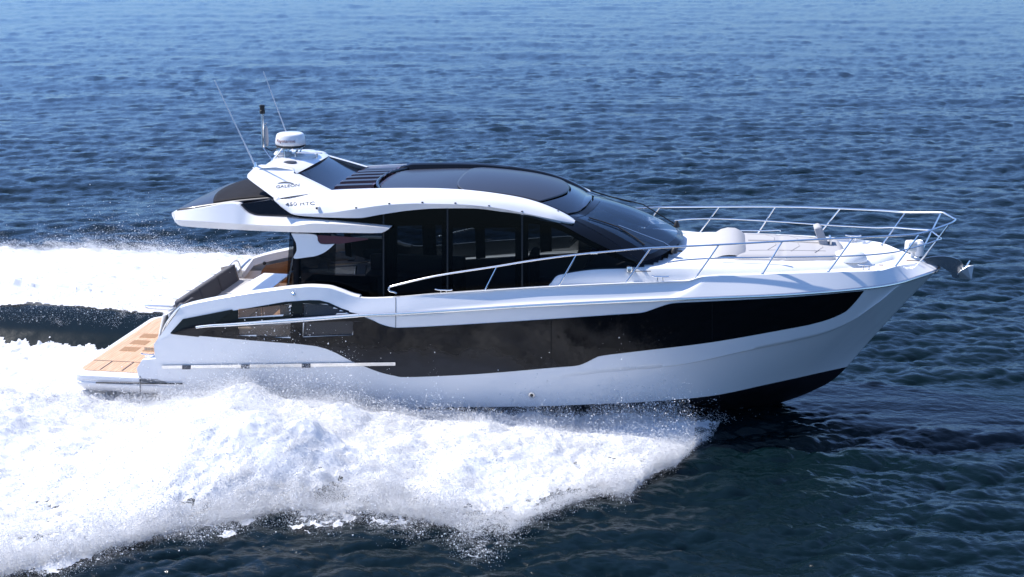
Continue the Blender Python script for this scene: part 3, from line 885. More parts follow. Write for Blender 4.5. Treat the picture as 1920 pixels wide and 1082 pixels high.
SL = [PF(a, b, lambda x, z: float(yo(-.03)(x))) for a, b in so_l]
for L_ in (SU, SM, SL): L_.sort(key=lambda p: p.x)
t2 = np.linspace(0, 1, 70)
def byx2(pts): return by_x(pts, [pts[0].x+(pts[-1].x-pts[0].x)*t for t in t2])
a_, b_, c_ = byx2(SU), byx2(SM), byx2(SL)
inn = [p+Vector((0, .25, .0)) for p in a_]
und = [p+Vector((.0, .10, .012)) for p in c_]
und2 = [Vector((p.x, -.0, p.z+.03)) for p in c_]
v, f = mirror(*grid([inn, a_, b_, c_, und, und2]))
slab = obj('cockpit_roof_edge', v, f, M['white'], yacht, sharp=20)
# stern edge of the slab
rows = []
for s in np.linspace(-1, 1, 22):
    k = .05*(1-s*s)
    rows.append([Vector((a_[0].x+.10, s*1.36, a_[0].z+.12*(1-s*s)*.4)), Vector((a_[0].x-k, s*1.40, a_[0].z)), Vector((b_[0].x-k-.02, s*1.42, b_[0].z)), Vector((c_[2].x-k, s*1.40, c_[2].z)), Vector((c_[6].x, s*1.38, c_[6].z))])
obj('stern_visor', *grid(rows), M['white'], yacht)
# navy side panel between slab and wing
nv = [(449.5, 386), (452, 383), (470, 380.3), (508, 374.8), (516, 377), (530, 391), (548, 404), (572, 412), (612, 418), (547, 413), (500, 410), (482, 407.5), (466, 402), (456, 394)]
for s in (-1, 1):
    pts = [P(a, b, -1.52) for a, b in nv]
    v, f = prism(pts, (0, .20, 0))
    if s > 0: v = [Vector((q.x, -q.y, q.z)) for q in v]
    obj('side_scoop', v, f, M['roofglass'], yacht, smooth=False, bevel=.015)

# ---- radar arch: two raked wings, a platform between them
foot = P(600, 362, -1.33); topp = P(480, 312, -.95)
wn = Vector((0, -(topp.z-foot.z), (topp.y-foot.y))).normalized()      # plate leans inboard
wn = Vector((0, -1, (topp.y-foot.y)/(topp.z-foot.z))).normalized()
def WP(a, b): return PP(a, b, foot, wn)
wing_px = smooth_px([(516, 373), (500, 361), (467, 336.5), (464, 330), (465.5, 325.5), (479, 313), (486, 310.5)], 3)+smooth_px([(500, 311), (530, 313), (546, 316), (551, 320.5), (551, 325), (560, 329.5), (590, 344), (618, 358)], 3)+[(604, 360.3), (586.5, 362.6), (550, 367.5)]
wing = None
for s in (-1, 1):
    pts = [WP(a, b) for a, b in wing_px]
    v, f = prism(pts, (0, .11, .0))
    if s > 0: v = [Vector((q.x, -q.y, q.z)) for q in v]
    w_ = obj('arch_leg', v, f, M['white'], yacht, smooth=False, bevel=.03)
    w_.modifiers['bevel'].segments = 4
    if s < 0: wing = w_
# platform across
zt_ = WP(500, 311).z-.03
xa_, xb_ = WP(486, 311).x, WP(551, 320).x
rows = []
for y in np.linspace(-1.0, 1.0, 26):
    c = .05*(1-(y/1.0)**2)
    rows.append([Vector((xa_+.02, y, zt_-.16)), Vector((xa_-.02, y, zt_-.05+c*.5)), Vector((xa_+.06, y, zt_+.0+c)), Vector(((xa_+xb_)/2, y, zt_+.02+c)), Vector((xb_-.03, y, zt_-.02+c)), Vector((xb_+.05+.1*(1-y*y), y, zt_-.08+c)), Vector((xb_-.10, y, zt_-.16)), Vector((xa_+.02, y, zt_-.16))])
ap = obj('arch_platform', *grid(rows), M['white'], yacht, sharp=40)
# raised white pad and round pods on the platform
v, f = lathe((xb_-.22, .25, zt_+.02), [(.26, 0), (.26, .05), (.22, .08), (.0, .09)], 30)
v = [Vector((q.x, .25+(q.y-.25)*1.5, q.z)) for q in v]
obj('equipment_pad', v, f, M['white'], ap)
v, f = lathe((xa_+.12, .05, zt_+.05), [(.16, 0), (.18, .04), (.15, .085), (.0, .10)], 24); obj('gps_pod', v, f, M['white'], ap)
v, f = lathe((xb_-.22, -.55, zt_+.02), [(.13, 0), (.12, .03), (.0, .045)], 24); obj('vent_cap', v, f, M['letter'], ap)
# air deflector: dark panel sweeping from the platform down to the louvres
rows = []
for k in range(21):
    s = -1+2*k/20
    pr = []
    for t in np.linspace(0, 1, 12):
        x = (xb_+.02)+(xlv0+.05-(xb_+.02))*t
        ztop = zt_-.06+.05*(1-s*s); zl = roofz(xlv0, s*1.15)+.01
        z = zl+(ztop-zl)*(1-t)**1.25
        w = .88+(1.24-.88)*t
        pr.append(Vector((x, s*w, z)))
    rows.append(pr)
obj('air_deflector', *grid(rows), M['roofglass'], yacht, thick=.02)
# aft face of the arch (dark)
rows = [[Vector((xa_+.05+.45*t, s*(.86+.35*t), zt_-.12+(roofz(3.2, s*1.2)-zt_+.12)*t)) for t in np.linspace(0, 1, 8)] for s in np.linspace(-1, 1, 12)]
obj('arch_back', *grid(rows), M['black'], yacht, thick=.02)

# radome on its bracket
rc = P(545, 273, 0.0)
radar = obj('radar_dome', *lathe((rc.x, 0, rc.z), [(.0, .0), (.23, .0), (.270, .03), (.280, .06), (.270, .13), (.252, .195), (.236, .222), (.205, .236), (.0, .240)], 48), M['white'], yacht, sharp=60)
obj('radar_base', *lathe((rc.x, 0, rc.z-.03), [(.20, 0), (.25, .012), (.272, .03), (.276, .045), (.2, .046)], 40), M['rubber'], radar)
b0 = Vector((rc.x, 0, rc.z-.03))
br = []
for dx, dy in ((-.12, -.12), (-.12, .12)):
    br.append(tube([b0+Vector((dx, dy, 0)), b0+Vector((dx-.26, dy, -.30))], .018, 8))
    br.append(tube([b0+Vector((dx+.02, dy, 0)), b0+Vector((dx+.24-.2, dy, -.16)), b0+Vector((dx+.05, dy, -.36))], .016, 8))
br.append(tube([b0+Vector((.14, 0, 0)), b0+Vector((.02, .05, -.25))], .02, 8))
br.append(tube([b0+Vector((.2, .1, .01)), b0+Vector((.03, .12, -.27))], .014, 8))
obj('radar_bracket', *join(*br), M['steel'], radar)
# mast with light
mt, mb = P(491.5, 203, .25), P(493, 276, .25)
mast = obj('mast', *tube([mb, mt-Vector((0, 0, .08))], .030, 10), M['steel'], yacht)
obj('masthead_light', *lathe(mt-Vector((0, 0, .10)), [(.045, 0), (.05, .02), (.05, .06), (.045, .065), (.045, .12), (.05, .125), (.045, .16), (0, .17)], 16), M['rubber'], mast)
obj('mast_brace', *tube([mb, mb+Vector((.20, -.1, -.22)), mb+Vector((.42, -.2, -.36))], .018, 8), M['steel'], mast)
obj('mast_bracket', *tube([mb+Vector((.0, 0, .40)), mb+Vector((.10, 0, .46))], .01, 6), M['steel'], mast)
v, f = lathe(mb+Vector((.08, 0, .20)), [(.02, -.18), (.035, -.1), (.035, .12), (.015, .20)], 10); obj('horn', v, f, M['cushion'], mast)
obj('cable', *tube(smooth3([mb+Vector((.05, 0, 0)), mb+Vector((.14, -.02, -.05)), mb+Vector((.22, -.05, -.04)), b0+Vector((-.2, 0, .02))], 5), .010, 6), M['rubber'], mast)
# small rails and lamp on the platform
p1, p2 = Vector((xb_-.22, -.2, zt_+.16)), Vector((xb_+.28, -.2, zt_+.16))
obj('platform_rail', *join(tube([p1, p2], .010, 6), tube([p1, p1-Vector((0, 0, .08))], .02, 8), tube([p2-Vector((.1, 0, 0)), p2-Vector((.1, 0, .10))], .010, 6)), M['steel'], ap)
# whip antennas
for (bx, by, tx, ty, y0, y1) in ((479, 312, 402, 150, -.93, -.93), (553, 292, 494, 134, .93, .93)):
    a, b = P(bx, by, y0), P(tx, ty, y1)
    an = obj('whip_antenna', *tube([a, a+(b-a)*.4, b], .015, 6, taper=.5), M['white'], yacht)
    obj('antenna_base', *join(lathe(a-Vector((0, 0, .05)), [(.035, 0), (.03, .05), (.016, .12)], 12), tube([a+Vector((-.05, 0, -.03)), a+Vector((.10, 0, -.02))], .012, 6)), M['steel'], an)

# ---- lettering
def text(body, name, o, xdir, ydir, size, m, par, extr=.003, scale_x=1.0, offset=.004):
    cu = bpy.data.curves.new(name, 'FONT'); cu.body = body; cu.size = 1; cu.extrude = 0.02
    cu.resolution_u = 3
    t = bpy.data.objects.new(name, cu); COL.objects.link(t)
    bpy.context.view_layer.update()
    me = bpy.data.meshes.new_from_object(t.evaluated_get(bpy.context.evaluated_depsgraph_get()))
    bpy.data.objects.remove(t)
    x = Vector(xdir).normalized(); z = x.cross(Vector(ydir)).normalized(); y = z.cross(x)
    V = [Vector(o)+x*(v.co.x*size*scale_x)+y*(v.co.y*size)+z*(v.co.z*size*.3+offset) for v in me.vertices]
    Fc = [tuple(p.vertices) for p in me.polygons]
    return obj(name, V, Fc, m, par, smooth=False)
# on the arch leg
a, b = WP(517, 353), WP(559, 349.5)
up = WP(517, 340)-WP(517, 353)
text('GALEON', 'lettering', a, b-a, up, .082, M['letter'], wing, scale_x=(b-a).length/(.082*3.75))
sw = [WP(x, y)+wn*.004 for x, y in smooth_px([(520, 344.0), (532, 341.2), (543, 341.8), (551, 344.8), (542, 343.6), (532, 343.2)], 3)]
v, f = prism(sw, wn*.004); obj('emblem', v, f, M['letter'], wing, smooth=False)
YTx = 1.62
# model plate sits on the arch side
def AP(a, b):
    bv_ = ARCH_BVH.ray_cast(CAM, ray(a, b).normalized())
    return bv_[0], bv_[1]
ARCH_BVH = BVHTree.FromPolygons([tuple(q.co) for q in arch.data.vertices], [tuple(p.vertices) for p in arch.data.polygons])
def text_on(body, name, x0, y0, x1, y1, size, m, par):
    """letters wrapped on to the roof arch skin"""
    cu = bpy.data.curves.new(name, 'FONT'); cu.body = body; cu.extrude = .02; cu.resolution_u = 3
    t = bpy.data.objects.new(name, cu); COL.objects.link(t); bpy.context.view_layer.update()
    me = bpy.data.meshes.new_from_object(t.evaluated_get(bpy.context.evaluated_depsgraph_get())); bpy.data.objects.remove(t)
    W = max(q.co.x for q in me.vertices); V = []
    for q in me.vertices:
        k = q.co.x/W; h, nn = AP(x0+(x1-x0)*k, y0+(y1-y0)*k-q.co.y*size)
        if h is None: h, nn = P(x0, y0, -1.6), Vector((0, -1, 0))
        if nn.y > 0: nn = -nn
        V.append(h+nn*(.004+q.co.z*.1))
    return obj(name, V, [tuple(p.vertices) for p in me.polygons], m, par, smooth=False)
text_on('450 HTC', 'model_lettering', 535, 386.3, 590, 383.8, 8.6, M['letter'], arch)
(p, n_) = AP(597, 389)
if p is not None:
    v, f = box(p+Vector((0, -.03, 0)), (.05, .08, .05)); cm_ = obj('side_camera', v, f, M['white'], arch, smooth=False, bevel=.01)
    v, f = box(p+Vector((-.01, -.072, 0)), (.035, .006, .035)); obj('camera_lens', v, f, M['rubber'], cm_, smooth=False)
# radome lettering wrapped on the dome
cu = bpy.data.curves.new('t', 'FONT'); cu.body = 'Raymarine'; cu.extrude = .01
t = bpy.data.objects.new('t', cu); COL.objects.link(t); bpy.context.view_layer.update()
me = bpy.data.meshes.new_from_object(t.evaluated_get(bpy.context.evaluated_depsgraph_get())); bpy.data.objects.remove(t)
W_ = max(q.co.x for q in me.vertices); V = []
for q in me.vertices:
    ang = math.radians(-132)+math.radians(78)*(q.co.x/W_); zz = .095+q.co.y*.078
    rad = .289-(.289-.262)*max(0, (zz-.06))/.14+.003+q.co.z*.1
    V.append(Vector((rc.x+rad*math.cos(ang), rad*math.sin(ang), rc.z+zz)))
obj('lettering', V, [tuple(p.vertices) for p in me.polygons], M['redletter'], radar, smooth=False)

# ---- windshield
NS_ = 25
ws = np.linspace(-1.56, 1.56, 41)
yWmax, yTmax = 1.56, 1.25
zW = interp([-p.y for p in W3][::-1], [p.z for p in W3][::-1])
rows = []
for s in np.linspace(-1, 1, 41):
    a = abs(s)
    B_ = Vector((float(pchip([-p.y for p in W3][::-1], [p.x for p in W3][::-1])(a*yWmax)), s*yWmax, float(zW(a*yWmax))))
    A_ = Vector((float(pchip([-p.y for p in T3][::-1], [p.x for p in T3][::-1])(a*yTmax)), s*yTmax, roofz(float(xT(a*yTmax)), s*yTmax)+.004))
    rows.append([A_+(B_-A_)*t+Vector((.35, 0, 1)).normalized()*(.10*4*t*(1-t))*(1-.5*a) for t in np.linspace(0, 1, 16)])
WS_rows = rows
windshield = obj('windshield', *grid(rows), M['windshield'], yacht, sharp=60)
# black border of the windshield
def border(i0, i1, j0, j1, name='windshield_border'):
    R = [[p+Vector((.004, 0, .005)) for p in r[j0:j1+1]] for r in rows[i0:i1+1]]
    return grid(R)
bd = join(border(0, 2, 0, 15), border(38, 40, 0, 15), border(2, 38, 14, 15), border(2, 38, 0, 1))
obj('windshield_border', *bd, M['black'], windshield, sharp=60)
# A pillars
edge = rows[0]
pil = [CP(a, b, .0) for a, b in [(1049, 420), (1062, 426), (1100, 447), (1150, 471.5), (1198, 496)]]
pil = resample(pil, 16)
vf = (grid([edge, [a*.5+b*.5+Vector((0, -.02, 0)) for a, b in zip(edge, pil)], pil]))
pair('windshield_pillar', vf, M['black'], yacht, sharp=60)
# wipers
def on_ws(i, t): 
    r = WS_rows[i]; k = t*15; a = int(min(k, 14)); return r[a]+(r[a+1]-r[a])*(k-a)+Vector((.02, 0, .05))
for base, arm, b0_, b1_ in (((1264, 470, -.95), (1158, 426.5), (1103, 410), (1208, 461)),):
    pass
def WSP(a, b, off=.04):
    h = WS_BVH.ray_cast(CAM, ray(a, b).normalized())[0]
    return (h if h is not None else P(a, b, -.6))+Vector((.35, 0, 1)).normalized()*off
WS_BVH = BVHTree.FromPolygons([tuple(p) for r in WS_rows for p in r], grid(WS_rows)[1])
base = P(1264, 470, -.98)
arm = [base+Vector((0, 0, .03)), WSP(1240, 461, .07), WSP(1200, 445, .06), WSP(1158, 426.5, .04)]
wip = obj('wiper', *tube(arm, .012, 6), M['steel'], yacht)
obj('wiper_blade', *tube([WSP(1103, 410, .02), WSP(1130, 418, .02), WSP(1158, 428, .025), WSP(1185, 444, .02), WSP(1208, 461, .02)], .014, 6), M['rubber'], wip)
obj('wiper_motor', *join(lathe(base-Vector((0, 0, .04)), [(.06, 0), (.05, .06), (.02, .09)], 12), tube([base+Vector((-.05, 0, 0)), base+Vector((.14, .02, -.01))], .016, 6)), M['rubber'], wip)
base2 = Vector((base.x-.02, .98, base.z+.03))
top2 = on_ws(36, .25)
wip2 = obj('wiper', *tube([base2, base2+(top2-base2)*.5+Vector((0, 0, .12)), top2], .012, 6), M['rubber'], yacht)
obj('wiper_blade', *tube([on_ws(35, .02)+Vector((0, 0, .03)), top2, on_ws(37, .55)+Vector((0, 0, .04))], .014, 6), M['rubber'], wip2)
obj('wiper_motor', *lathe(base2-Vector((0, 0, .04)), [(.06, 0), (.05, .06), (.02, .12)], 12), M['rubber'], wip2)

# ---- saloon interior
v, f = box((6.0, 0, 1.33), (5.2, 3.2, .06)); obj('saloon_floor', v, f, M['dark'], yacht, smooth=False)
v, f = box((9.35, 0, 2.60), (1.3, 2.3, .20)); dash = obj('dashboard', v, f, M['greycushion'], yacht, bevel=.05)
v, f = lathe((8.75, -.65, 2.65), [(.16, 0), (.185, .012), (.16, .024)], 20, axis=(-.8, 0, .5)); obj('steering_wheel', v, f, M['rubber'], dash)
for y in (-.65, .1):
    st = cushion('helm_seat', (7.9, y, 2.0), (.5, .55, .18), None, M['greycushion']); cushion('seat_back', (7.68, y, 2.36), (.14, .52, .62), None, M['greycushion'], st)
st = cushion('saloon_sofa', (5.2, 1.15, 1.62), (1.9, .55, .5), None, M['beige']); cushion('seat_back', (5.2, 1.38, 2.0), (1.9, .14, .35), None, M['beige'], st)
v, f = box((4.4, -1.2, 1.85), (1.2, .5, .95)); obj('galley_counter', v, f, M['dark'], yacht, bevel=.02)

# ---- sun pad on the foredeck
def deckz(x, y):
    y0 = min(float(ym(x)), float(yG(x))*.86); zm_ = float(zM(min(x, 14.0)))
    t = min(1, abs(y)/(y0-.08)); return zm_+.10*min(1, y0/1.2)*(1-t*t)
pad = None
xp0, xp1 = 11.25, 13.15
rows = []
for j in range(31):
    s = -1+2*j/30
    pr = []
    for i in range(41):
        x = xp0+(xp1-xp0)*i/40
        hw = float(interp([xp0, 12.2, 12.9, 13.08, xp1], [.98, .90, .74, .60, .42])(x))
        e = min(1, (1-abs(s))/.08, i/2.0, (40-i)/2.0)
        seam = .012*math.exp(-((s)/.03)**2)+.010*math.exp(-((x-12.05)/.02)**2)+.010*math.exp(-((x-12.65)/.02)**2)
        y = s*hw
        seam *= 1.6; pr.append(Vector((x, y, deckz(x, y)+.005+.065*math.sqrt(max(e, 0))-seam)))
    rows.append(pr)
pad = obj('sun_pad', *grid(rows), M['cushion'], yacht, sharp=80)
# stitched seams of the pad
def seam(pts):
    q = []
    for i in range(len(pts)-1):
        for k in range(8):
            t = k/8; q.append((pts[i][0]+(pts[i+1][0]-pts[i][0])*t, pts[i][1]+(pts[i+1][1]-pts[i][1])*t))
    q.append(pts[-1])
    obj('seam', *tube([Vector((x, y, deckz(x, y)+.072)) for x, y in q], .004, 5), M['seam'], pad)
for s in (-1, 1):
    seam([(11.5, s*.03), (12.95, s*.03)])
    for x in (11.95, 12.35, 12.75):
        seam([(x, s*.05), (x+.02, s*.30), (x-.14, s*.62)])
    seam([(11.5, s*.66), (11.95, s*.60), (12.35, s*.56), (12.8, s*.50)])
# wedge headrests
for y0, y1 in ((-.90, .90),):
    rows = []
    for j in range(13):
        s = j/12; y = y0+(y1-y0)*s; e = math.sqrt(min(1, s/.10, (1-s)/.10)) if 0 < s < 1 else 0; e -= .10*math.exp(-((s-.5)/.025)**2)
        prof = [(10.86, .0), (10.92, .08), (11.02, .15), (11.14, .185), (11.28, .18), (11.38, .13), (11.45, .07), (11.50, .01)]
        rows.append([Vector((x+(11.2-x)*(1-e)*.25, y, deckz(x, y)+h*(.35+.65*e))) for x, h in prof])
    obj('headrest', *grid(rows), M['cushion'], pad, sharp=80)
# armrest / backrest wedge in the middle of the pad
a = [P(x, y, -.12) for x, y in [(1526, 428), (1535, 424.5), (1541, 427), (1558, 470), (1541, 471)]]
v, f = prism(a, (0, .32, 0)); ar = obj('pad_backrest', v, f, M['cushion'], pad, bevel=.03)
v, f = box(a[3]+Vector((-.01, .16, .10)), (.03, .30, .22)); obj('backrest_bracket', v, f, M['steel'], ar, smooth=False)
# low grab rails either side of the pad
for s in (-1, 1):
    pr = [P(a, b, -1.08) for a, b in [(1352, 485), (1356, 482.5), (1440, 483.5), (1470, 482.5), (1474, 485)]]
    v, f = tube(smooth3(pr, 3), .012, 8)
    if s > 0: v = [Vector((q.x, -q.y, q.z)) for q in v]
    obj('pad_rail', v, f, M['steel'], yacht)
# rounded white hump ahead of the pad
v, f = lathe((13.20, -.55, deckz(13.2, -.55)-.02), [(.30, 0), (.29, .05), (.24, .12), (.14, .165), (0, .18)], 28)
v = [Vector((q.x, -.55+(q.y+.55)*.8, q.z)) for q in v]
obj('anchor_locker_hump', v, f, M['deck'], yacht)
# deck details
for (a, b, yy, sx, sy) in ((1712, 489, -.3, .22, .02), (1652, 497, -.7, .07, .03)):
    p = P(a, b, yy); z = deckz(min(p.x, 13.9), yy)+.03 if p.x < 13.9 else float(zG(p.x))+.02
    v, f = box((p.x, yy, p.z), (sx, sy, .012)); obj('deck_slot', v, f, M['bronze'], yacht, smooth=False)
# searchlight
sl = P(1710, 489, 0.05)
slo = obj('searchlight', *join(lathe(sl, [(.06, -.10), (.05, .02), (.035, .05), (.035, .16)], 14)), M['white'], yacht)
Rl = Matrix.Rotation(math.radians(12), 3, 'Z')
v, f = box(sl+Vector((-.03, 0, .26)), (.20, .17, .20), Rl); sb = obj('lamp_housing', v, f, M['white'], slo, bevel=.035)
v, f = box(sl+Vector((-.03, -.088, .26)), (.13, .012, .12), Rl); obj('lamp_lens', v, f, M['lens'], slo, bevel=.01)
v, f = lathe(sl+Vector((.10, 0, .24)), [(.08, -.14), (.085, .08), (.05, .13)], 14); obj('lamp_motor', v, f, M['white'], slo)
# side nav light and rope of the coachroof edge
for s in (-1, 1):
    p = PF(1180, 507, lambda x, z: float(ym(x))-.04)
    v, f = lathe((p.x, s*-p.y, p.z-.02), [(.055, 0), (.06, .04), (.05, .085), (.02, .10)], 16); nl = obj('side_light', v, f, M['steel'], yacht)
    v, f = tube([(p.x+.08, s*-p.y, p.z-.01), (p.x+.36, s*-p.y, p.z+.0)], .008, 6); obj('light_rod', v, f, M['letter'], nl)

# ---- pulpit rail
NR_ = [(744, 550, ), (738, 547.5), (731, 546), (728.8, 542), (731, 538.6), (742, 535), (820, 517), (932, 499.5), (1000, 488.3), (1081, 477.5), (1150, 471), (1219.5, 465.3), (1348, 459), (1450, 453.5), (1530, 449.3), (1600, 445.8), (1650, 443.4), (1686, 441.4), (1725, 437.5), (1764.6, 425), (1785, 417.5)]
yR = interp([5.4, 6, 8, 10, 11.5, 12.5, 13.3, 13.9, 14.4, 14.9, 15.1, 15.2], [1.98, 1.95, 1.86, 1.72, 1.55, 1.38, 1.20, 1.05, .82, .38, .16, .0])
rp = [PF(a, b, lambda x, z: float(yR(x))) for a, b in NR_]
tipc = P(1792, 411.5, 0)
near = [Vector(p) for p in smooth3(rp, 4)]
path = near+[tipc+Vector((-.02, -.08, 0)), tipc, tipc+Vector((-.02, .08, 0))]+[Vector((p.x, -p.y, p.z)) for p in near[::-1]]
pul = obj('bow_rail', *tube(path, .0165, 10), M['steel'], yacht)
MR_ = [(1252, 492), (1290, 487), (1351, 484), (1439, 482.6), (1510, 482), (1582, 480.4), (1630, 478), (1673, 473.5), (1699.5, 467.6), (1735, 458), (1758, 450)]
yR2 = lambda x, z: float(yR(min(x+.25, 15.2)))+.02
mp_ = [PF(a, b, yR2) for a, b in MR_]
tip2 = P(1765, 447, 0)
near2 = smooth3(mp_, 4)
path = near2+[tip2+Vector((-.02, -.1, 0)), tip2, tip2+Vector((-.02, .1, 0))]+[Vector((p.x, -p.y, p.z)) for p in near2[::-1]]
obj('mid_rail', *tube(path, .0125, 8), M['steel'], pul)
for bx, by, tx, ty in [(908, 545.5, 932, 499.5), (1046, 537, 1081, 477.5), (1172, 531.5, 1219.5, 465.3), (1300, 526.5, 1348, 459), (1430, 513, 1467, 452.7), (1553, 509.5, 1600, 445.8), (1677, 501, 1725, 437.5), (1725, 490, 1781, 419)]:
    b = PF(bx, by, lambda x, z: max(.12, float(yG(x))-.05)); t_ = PF(tx, ty, lambda x, z: float(yR(x)))
    for s in (-1, 1):
        v, f = join(tube([Vector((b.x, s*-b.y, b.z-.01)), Vector((t_.x, s*-t_.y, t_.z))], .0135, 8), lathe((b.x, s*-b.y, b.z-.01), [(.03, 0), (.028, .012), (.015, .02)], 12))
        obj('stanchion', v, f, M['steel'], pul)
pj = PF(1114, 474.5, lambda x, z: float(yR(x)))
vf = (tube([pj-Vector((.06, 0, .004)), pj+Vector((.06, 0, .004))], .021, 10)); pair('rail_joint', vf, M['steel'], pul)

# ---- anchor and roller plate
pl_ = smooth_px([(1730, 486), (1745, 482), (1772, 480.4), (1796, 486), (1806, 496), (1800, 509), (1796, 522), (1786, 520), (1783, 512), (1775, 507), (1764, 500), (1757, 498), (1742, 497)], 2)
chk = []
for y in (-.10, .07):
    chk.append(prism([P(a, b, y) for a, b in pl_], (0, .03, 0)))
anch = obj('bow_roller', *join(*chk), M['gunmetal'], yacht, smooth=False, bevel=.006)
an = obj('anchor', *prism([P(a, b, -.0) for a, b in [(1770, 488), (1798, 492), (1812, 508), (1806, 516), (1795, 502), (1770, 495)]], (0, .03, 0)), M['steel'], anch, smooth=False, bevel=.005)
f1 = [P(1786, 517, -.02), P(1800, 507, -.24), P(1812, 503, -.27), P(1824, 499, -.12), P(1826, 508, .0), P(1821, 523, .0), P(1800, 524, .0)]
keelp = P(1808, 520, 0)
A0 = P(1790, 521, 0); A1 = P(1821, 525, 0); A2 = P(1826, 498, 0)
fl = [A0, A1, A2]
Vv = [A0, A1, A2, P(1801, 508, -.22), P(1814, 500, -.22), P(1806, 506, .26), P(1818, 498, .26)]
obj('fluke', Vv, [(0, 1, 3), (1, 4, 3), (1, 2, 4), (0, 5, 1), (1, 5, 6), (1, 6, 2)], M['fluke_glare'], anch, smooth=False, thick=.012)
obj('anchor_bar', *tube([P(1811, 500, -.05), P(1819, 489, -.05)], .014, 6), M['steel'], anch)

#SEA
# ================================================================ SEA
def spectrum_tile(L, N, lmin, lmax, p, seed, wind=None, spread=2.0, iso=.25):
    """one periodic patch of random waves: height and horizontal push, from a filtered spectrum"""
    rng = np.random.default_rng(seed)
    k1 = np.fft.fftfreq(N, 1/N)*2*np.pi/L
    kx, ky = np.meshgrid(k1, k1, indexing='ij'); k = np.hypot(kx, ky); k[0, 0] = 1
    a = k**(-p)*(k > 2*np.pi/lmax)*(k < 2*np.pi/lmin)
    if wind is not None:
        c = np.abs(kx*math.cos(wind)+ky*math.sin(wind))/k
        a = a*(iso+(1-iso)*c**spread)
    ph = rng.normal(size=(N, N))+1j*rng.normal(size=(N, N))
    H = a*ph
    h = np.fft.ifft2(H).real; sd = h.std()
    dx = np.fft.ifft2(-1j*kx/k*H).real; dy = np.fft.ifft2(-1j*ky/k*H).real
    return L, N, [q/sd for q in (h, dx, dy)]
def sample(tile, x, y, ang=0.0, which=(0,)):
    L, N, F = tile; c, s = math.cos(ang), math.sin(ang)
    u = ((x*c+y*s)/L % 1.0)*N; v = ((-x*s+y*c)/L % 1.0)*N
    i = np.floor(u).astype(int); j = np.floor(v).astype(int); fu = u-i; fv = v-j
    i %= N; j %= N; i2 = (i+1) % N; j2 = (j+1) % N
    out = []
    for w in which:
        A = F[w]
        out.append((A[i, j]*(1-fu)+A[i2, j]*fu)*(1-fv)+(A[i, j2]*(1-fu)+A[i2, j2]*fu)*fv)
    if len(which) == 3:
        h, dx, dy = out; return h, dx*c-dy*s, dx*s+dy*c
    return out[0]
def sstep(a, b, x):
    t = np.clip((x-a)/(b-a), 0, 1); return t*t*(3-2*t)
WIND = math.radians(97)
bands = [(spectrum_tile(71, 512, 1.6, 12, 2.3, 1, WIND, 3, .18), .040, .0, 1.0),
         (spectrum_tile(23, 1024, .24, 1.7, 1.85, 2, WIND, 3, .20), .027, .22, 1.4),
         (spectrum_tile(11, 512, .09, .30, 2.1, 35, WIND, 2, .3), .0048, -.35, 1.0)]
N1 = spectrum_tile(13, 512, .9, 8, 1.8, 11)
N2 = spectrum_tile(9.1, 512, .22, 1.4, 1.9, 12)
N3 = spectrum_tile(5.3, 512, .05, .30, 1.7, 13)
# outer edges of the foam either side of the boat (distance from the keel line)
near_edge = interp([-16, -8, -3, -.5, 1.5, 2.7, 3.6, 4.9, 6.1, 7.1, 7.7, 8.2, 8.7, 9.3, 9.8, 10.15, 10.45, 10.75, 11.0, 11.15, 12.3],
                   [11.2, 10.9, 10.2, 9.5, 8.6, 7.7, 6.8, 5.9, 5.8, 6.0, 6.25, 6.2, 5.4, 4.7, 4.5, 3.5, 3.3, 2.3, 1.9, 1.1, .3])
far_edge = interp([-16, -8, -5, -2.7, -1.2, .2, 2, 4, 6, 8, 10, 10.8],
                  [10.2, 9.1, 9.4, 8.7, 8.8, 8.9, 7.6, 6.2, 5.3, 4.2, 3.0, 1.6])
def hullhalf(x): return np.where(x > 1.2, yE(np.clip(x, 1.2, 13.3)), 1.85)
def wake_z(x, y):
    """standing shape of the water round the moving hull: hollow and walls aft, swell either side"""
    ya = np.abs(y)
    inner = np.where(x < 1.2, 0, 1.0)
    aft = sstep(1.6, -.8, x)
    wall = -.20*(1-sstep(1.0, 1.8, y))*sstep(-2.4, -1.6, y) + sstep(1.15, 2.6, y)*.44*np.exp(-np.clip(y-2.6, 0, 99)/3.2)
    stern = aft*wall*np.exp(-np.clip(-x-6, 0, 99)/10)
    side = (1-aft)*np.where(y > 0, .25*np.exp(-np.clip(ya-2.2, 0, 99)/2.0), .0)*sstep(11.5, 8, x)
    bowwave = -.05*np.exp(-((x-10.8)/1.0)**2-((ya-2.2)/1.0)**2)
    return stern+side+bowwave
def foam_cover(x, y):
    """0 outside the foam, 1 well inside it"""
    n1 = sample(N1, x, y); n2 = sample(N2, x, y, .5)
    dn = (near_edge(x)-(-y))+np.clip(.42*n1+.20*n2, -.42, 1.2)
    df = (far_edge(x)-y)+.35*n1+.14*n2
    f = np.minimum(dn, df)
    # the glassy hollow behind the port quarter stays open
    hol = np.minimum(2.50+.10*n1-y, y-(1.50+.05*n2+.06*n1))
    f = np.where((x < 1.4) & (hol > 0), -hol-.01, np.where(x < 1.4, np.minimum(f, np.where(hol > -.5, -hol, f)), f))
    f = f-.30*sstep(10.2, 11.1, x)*(y < 0)
    return f
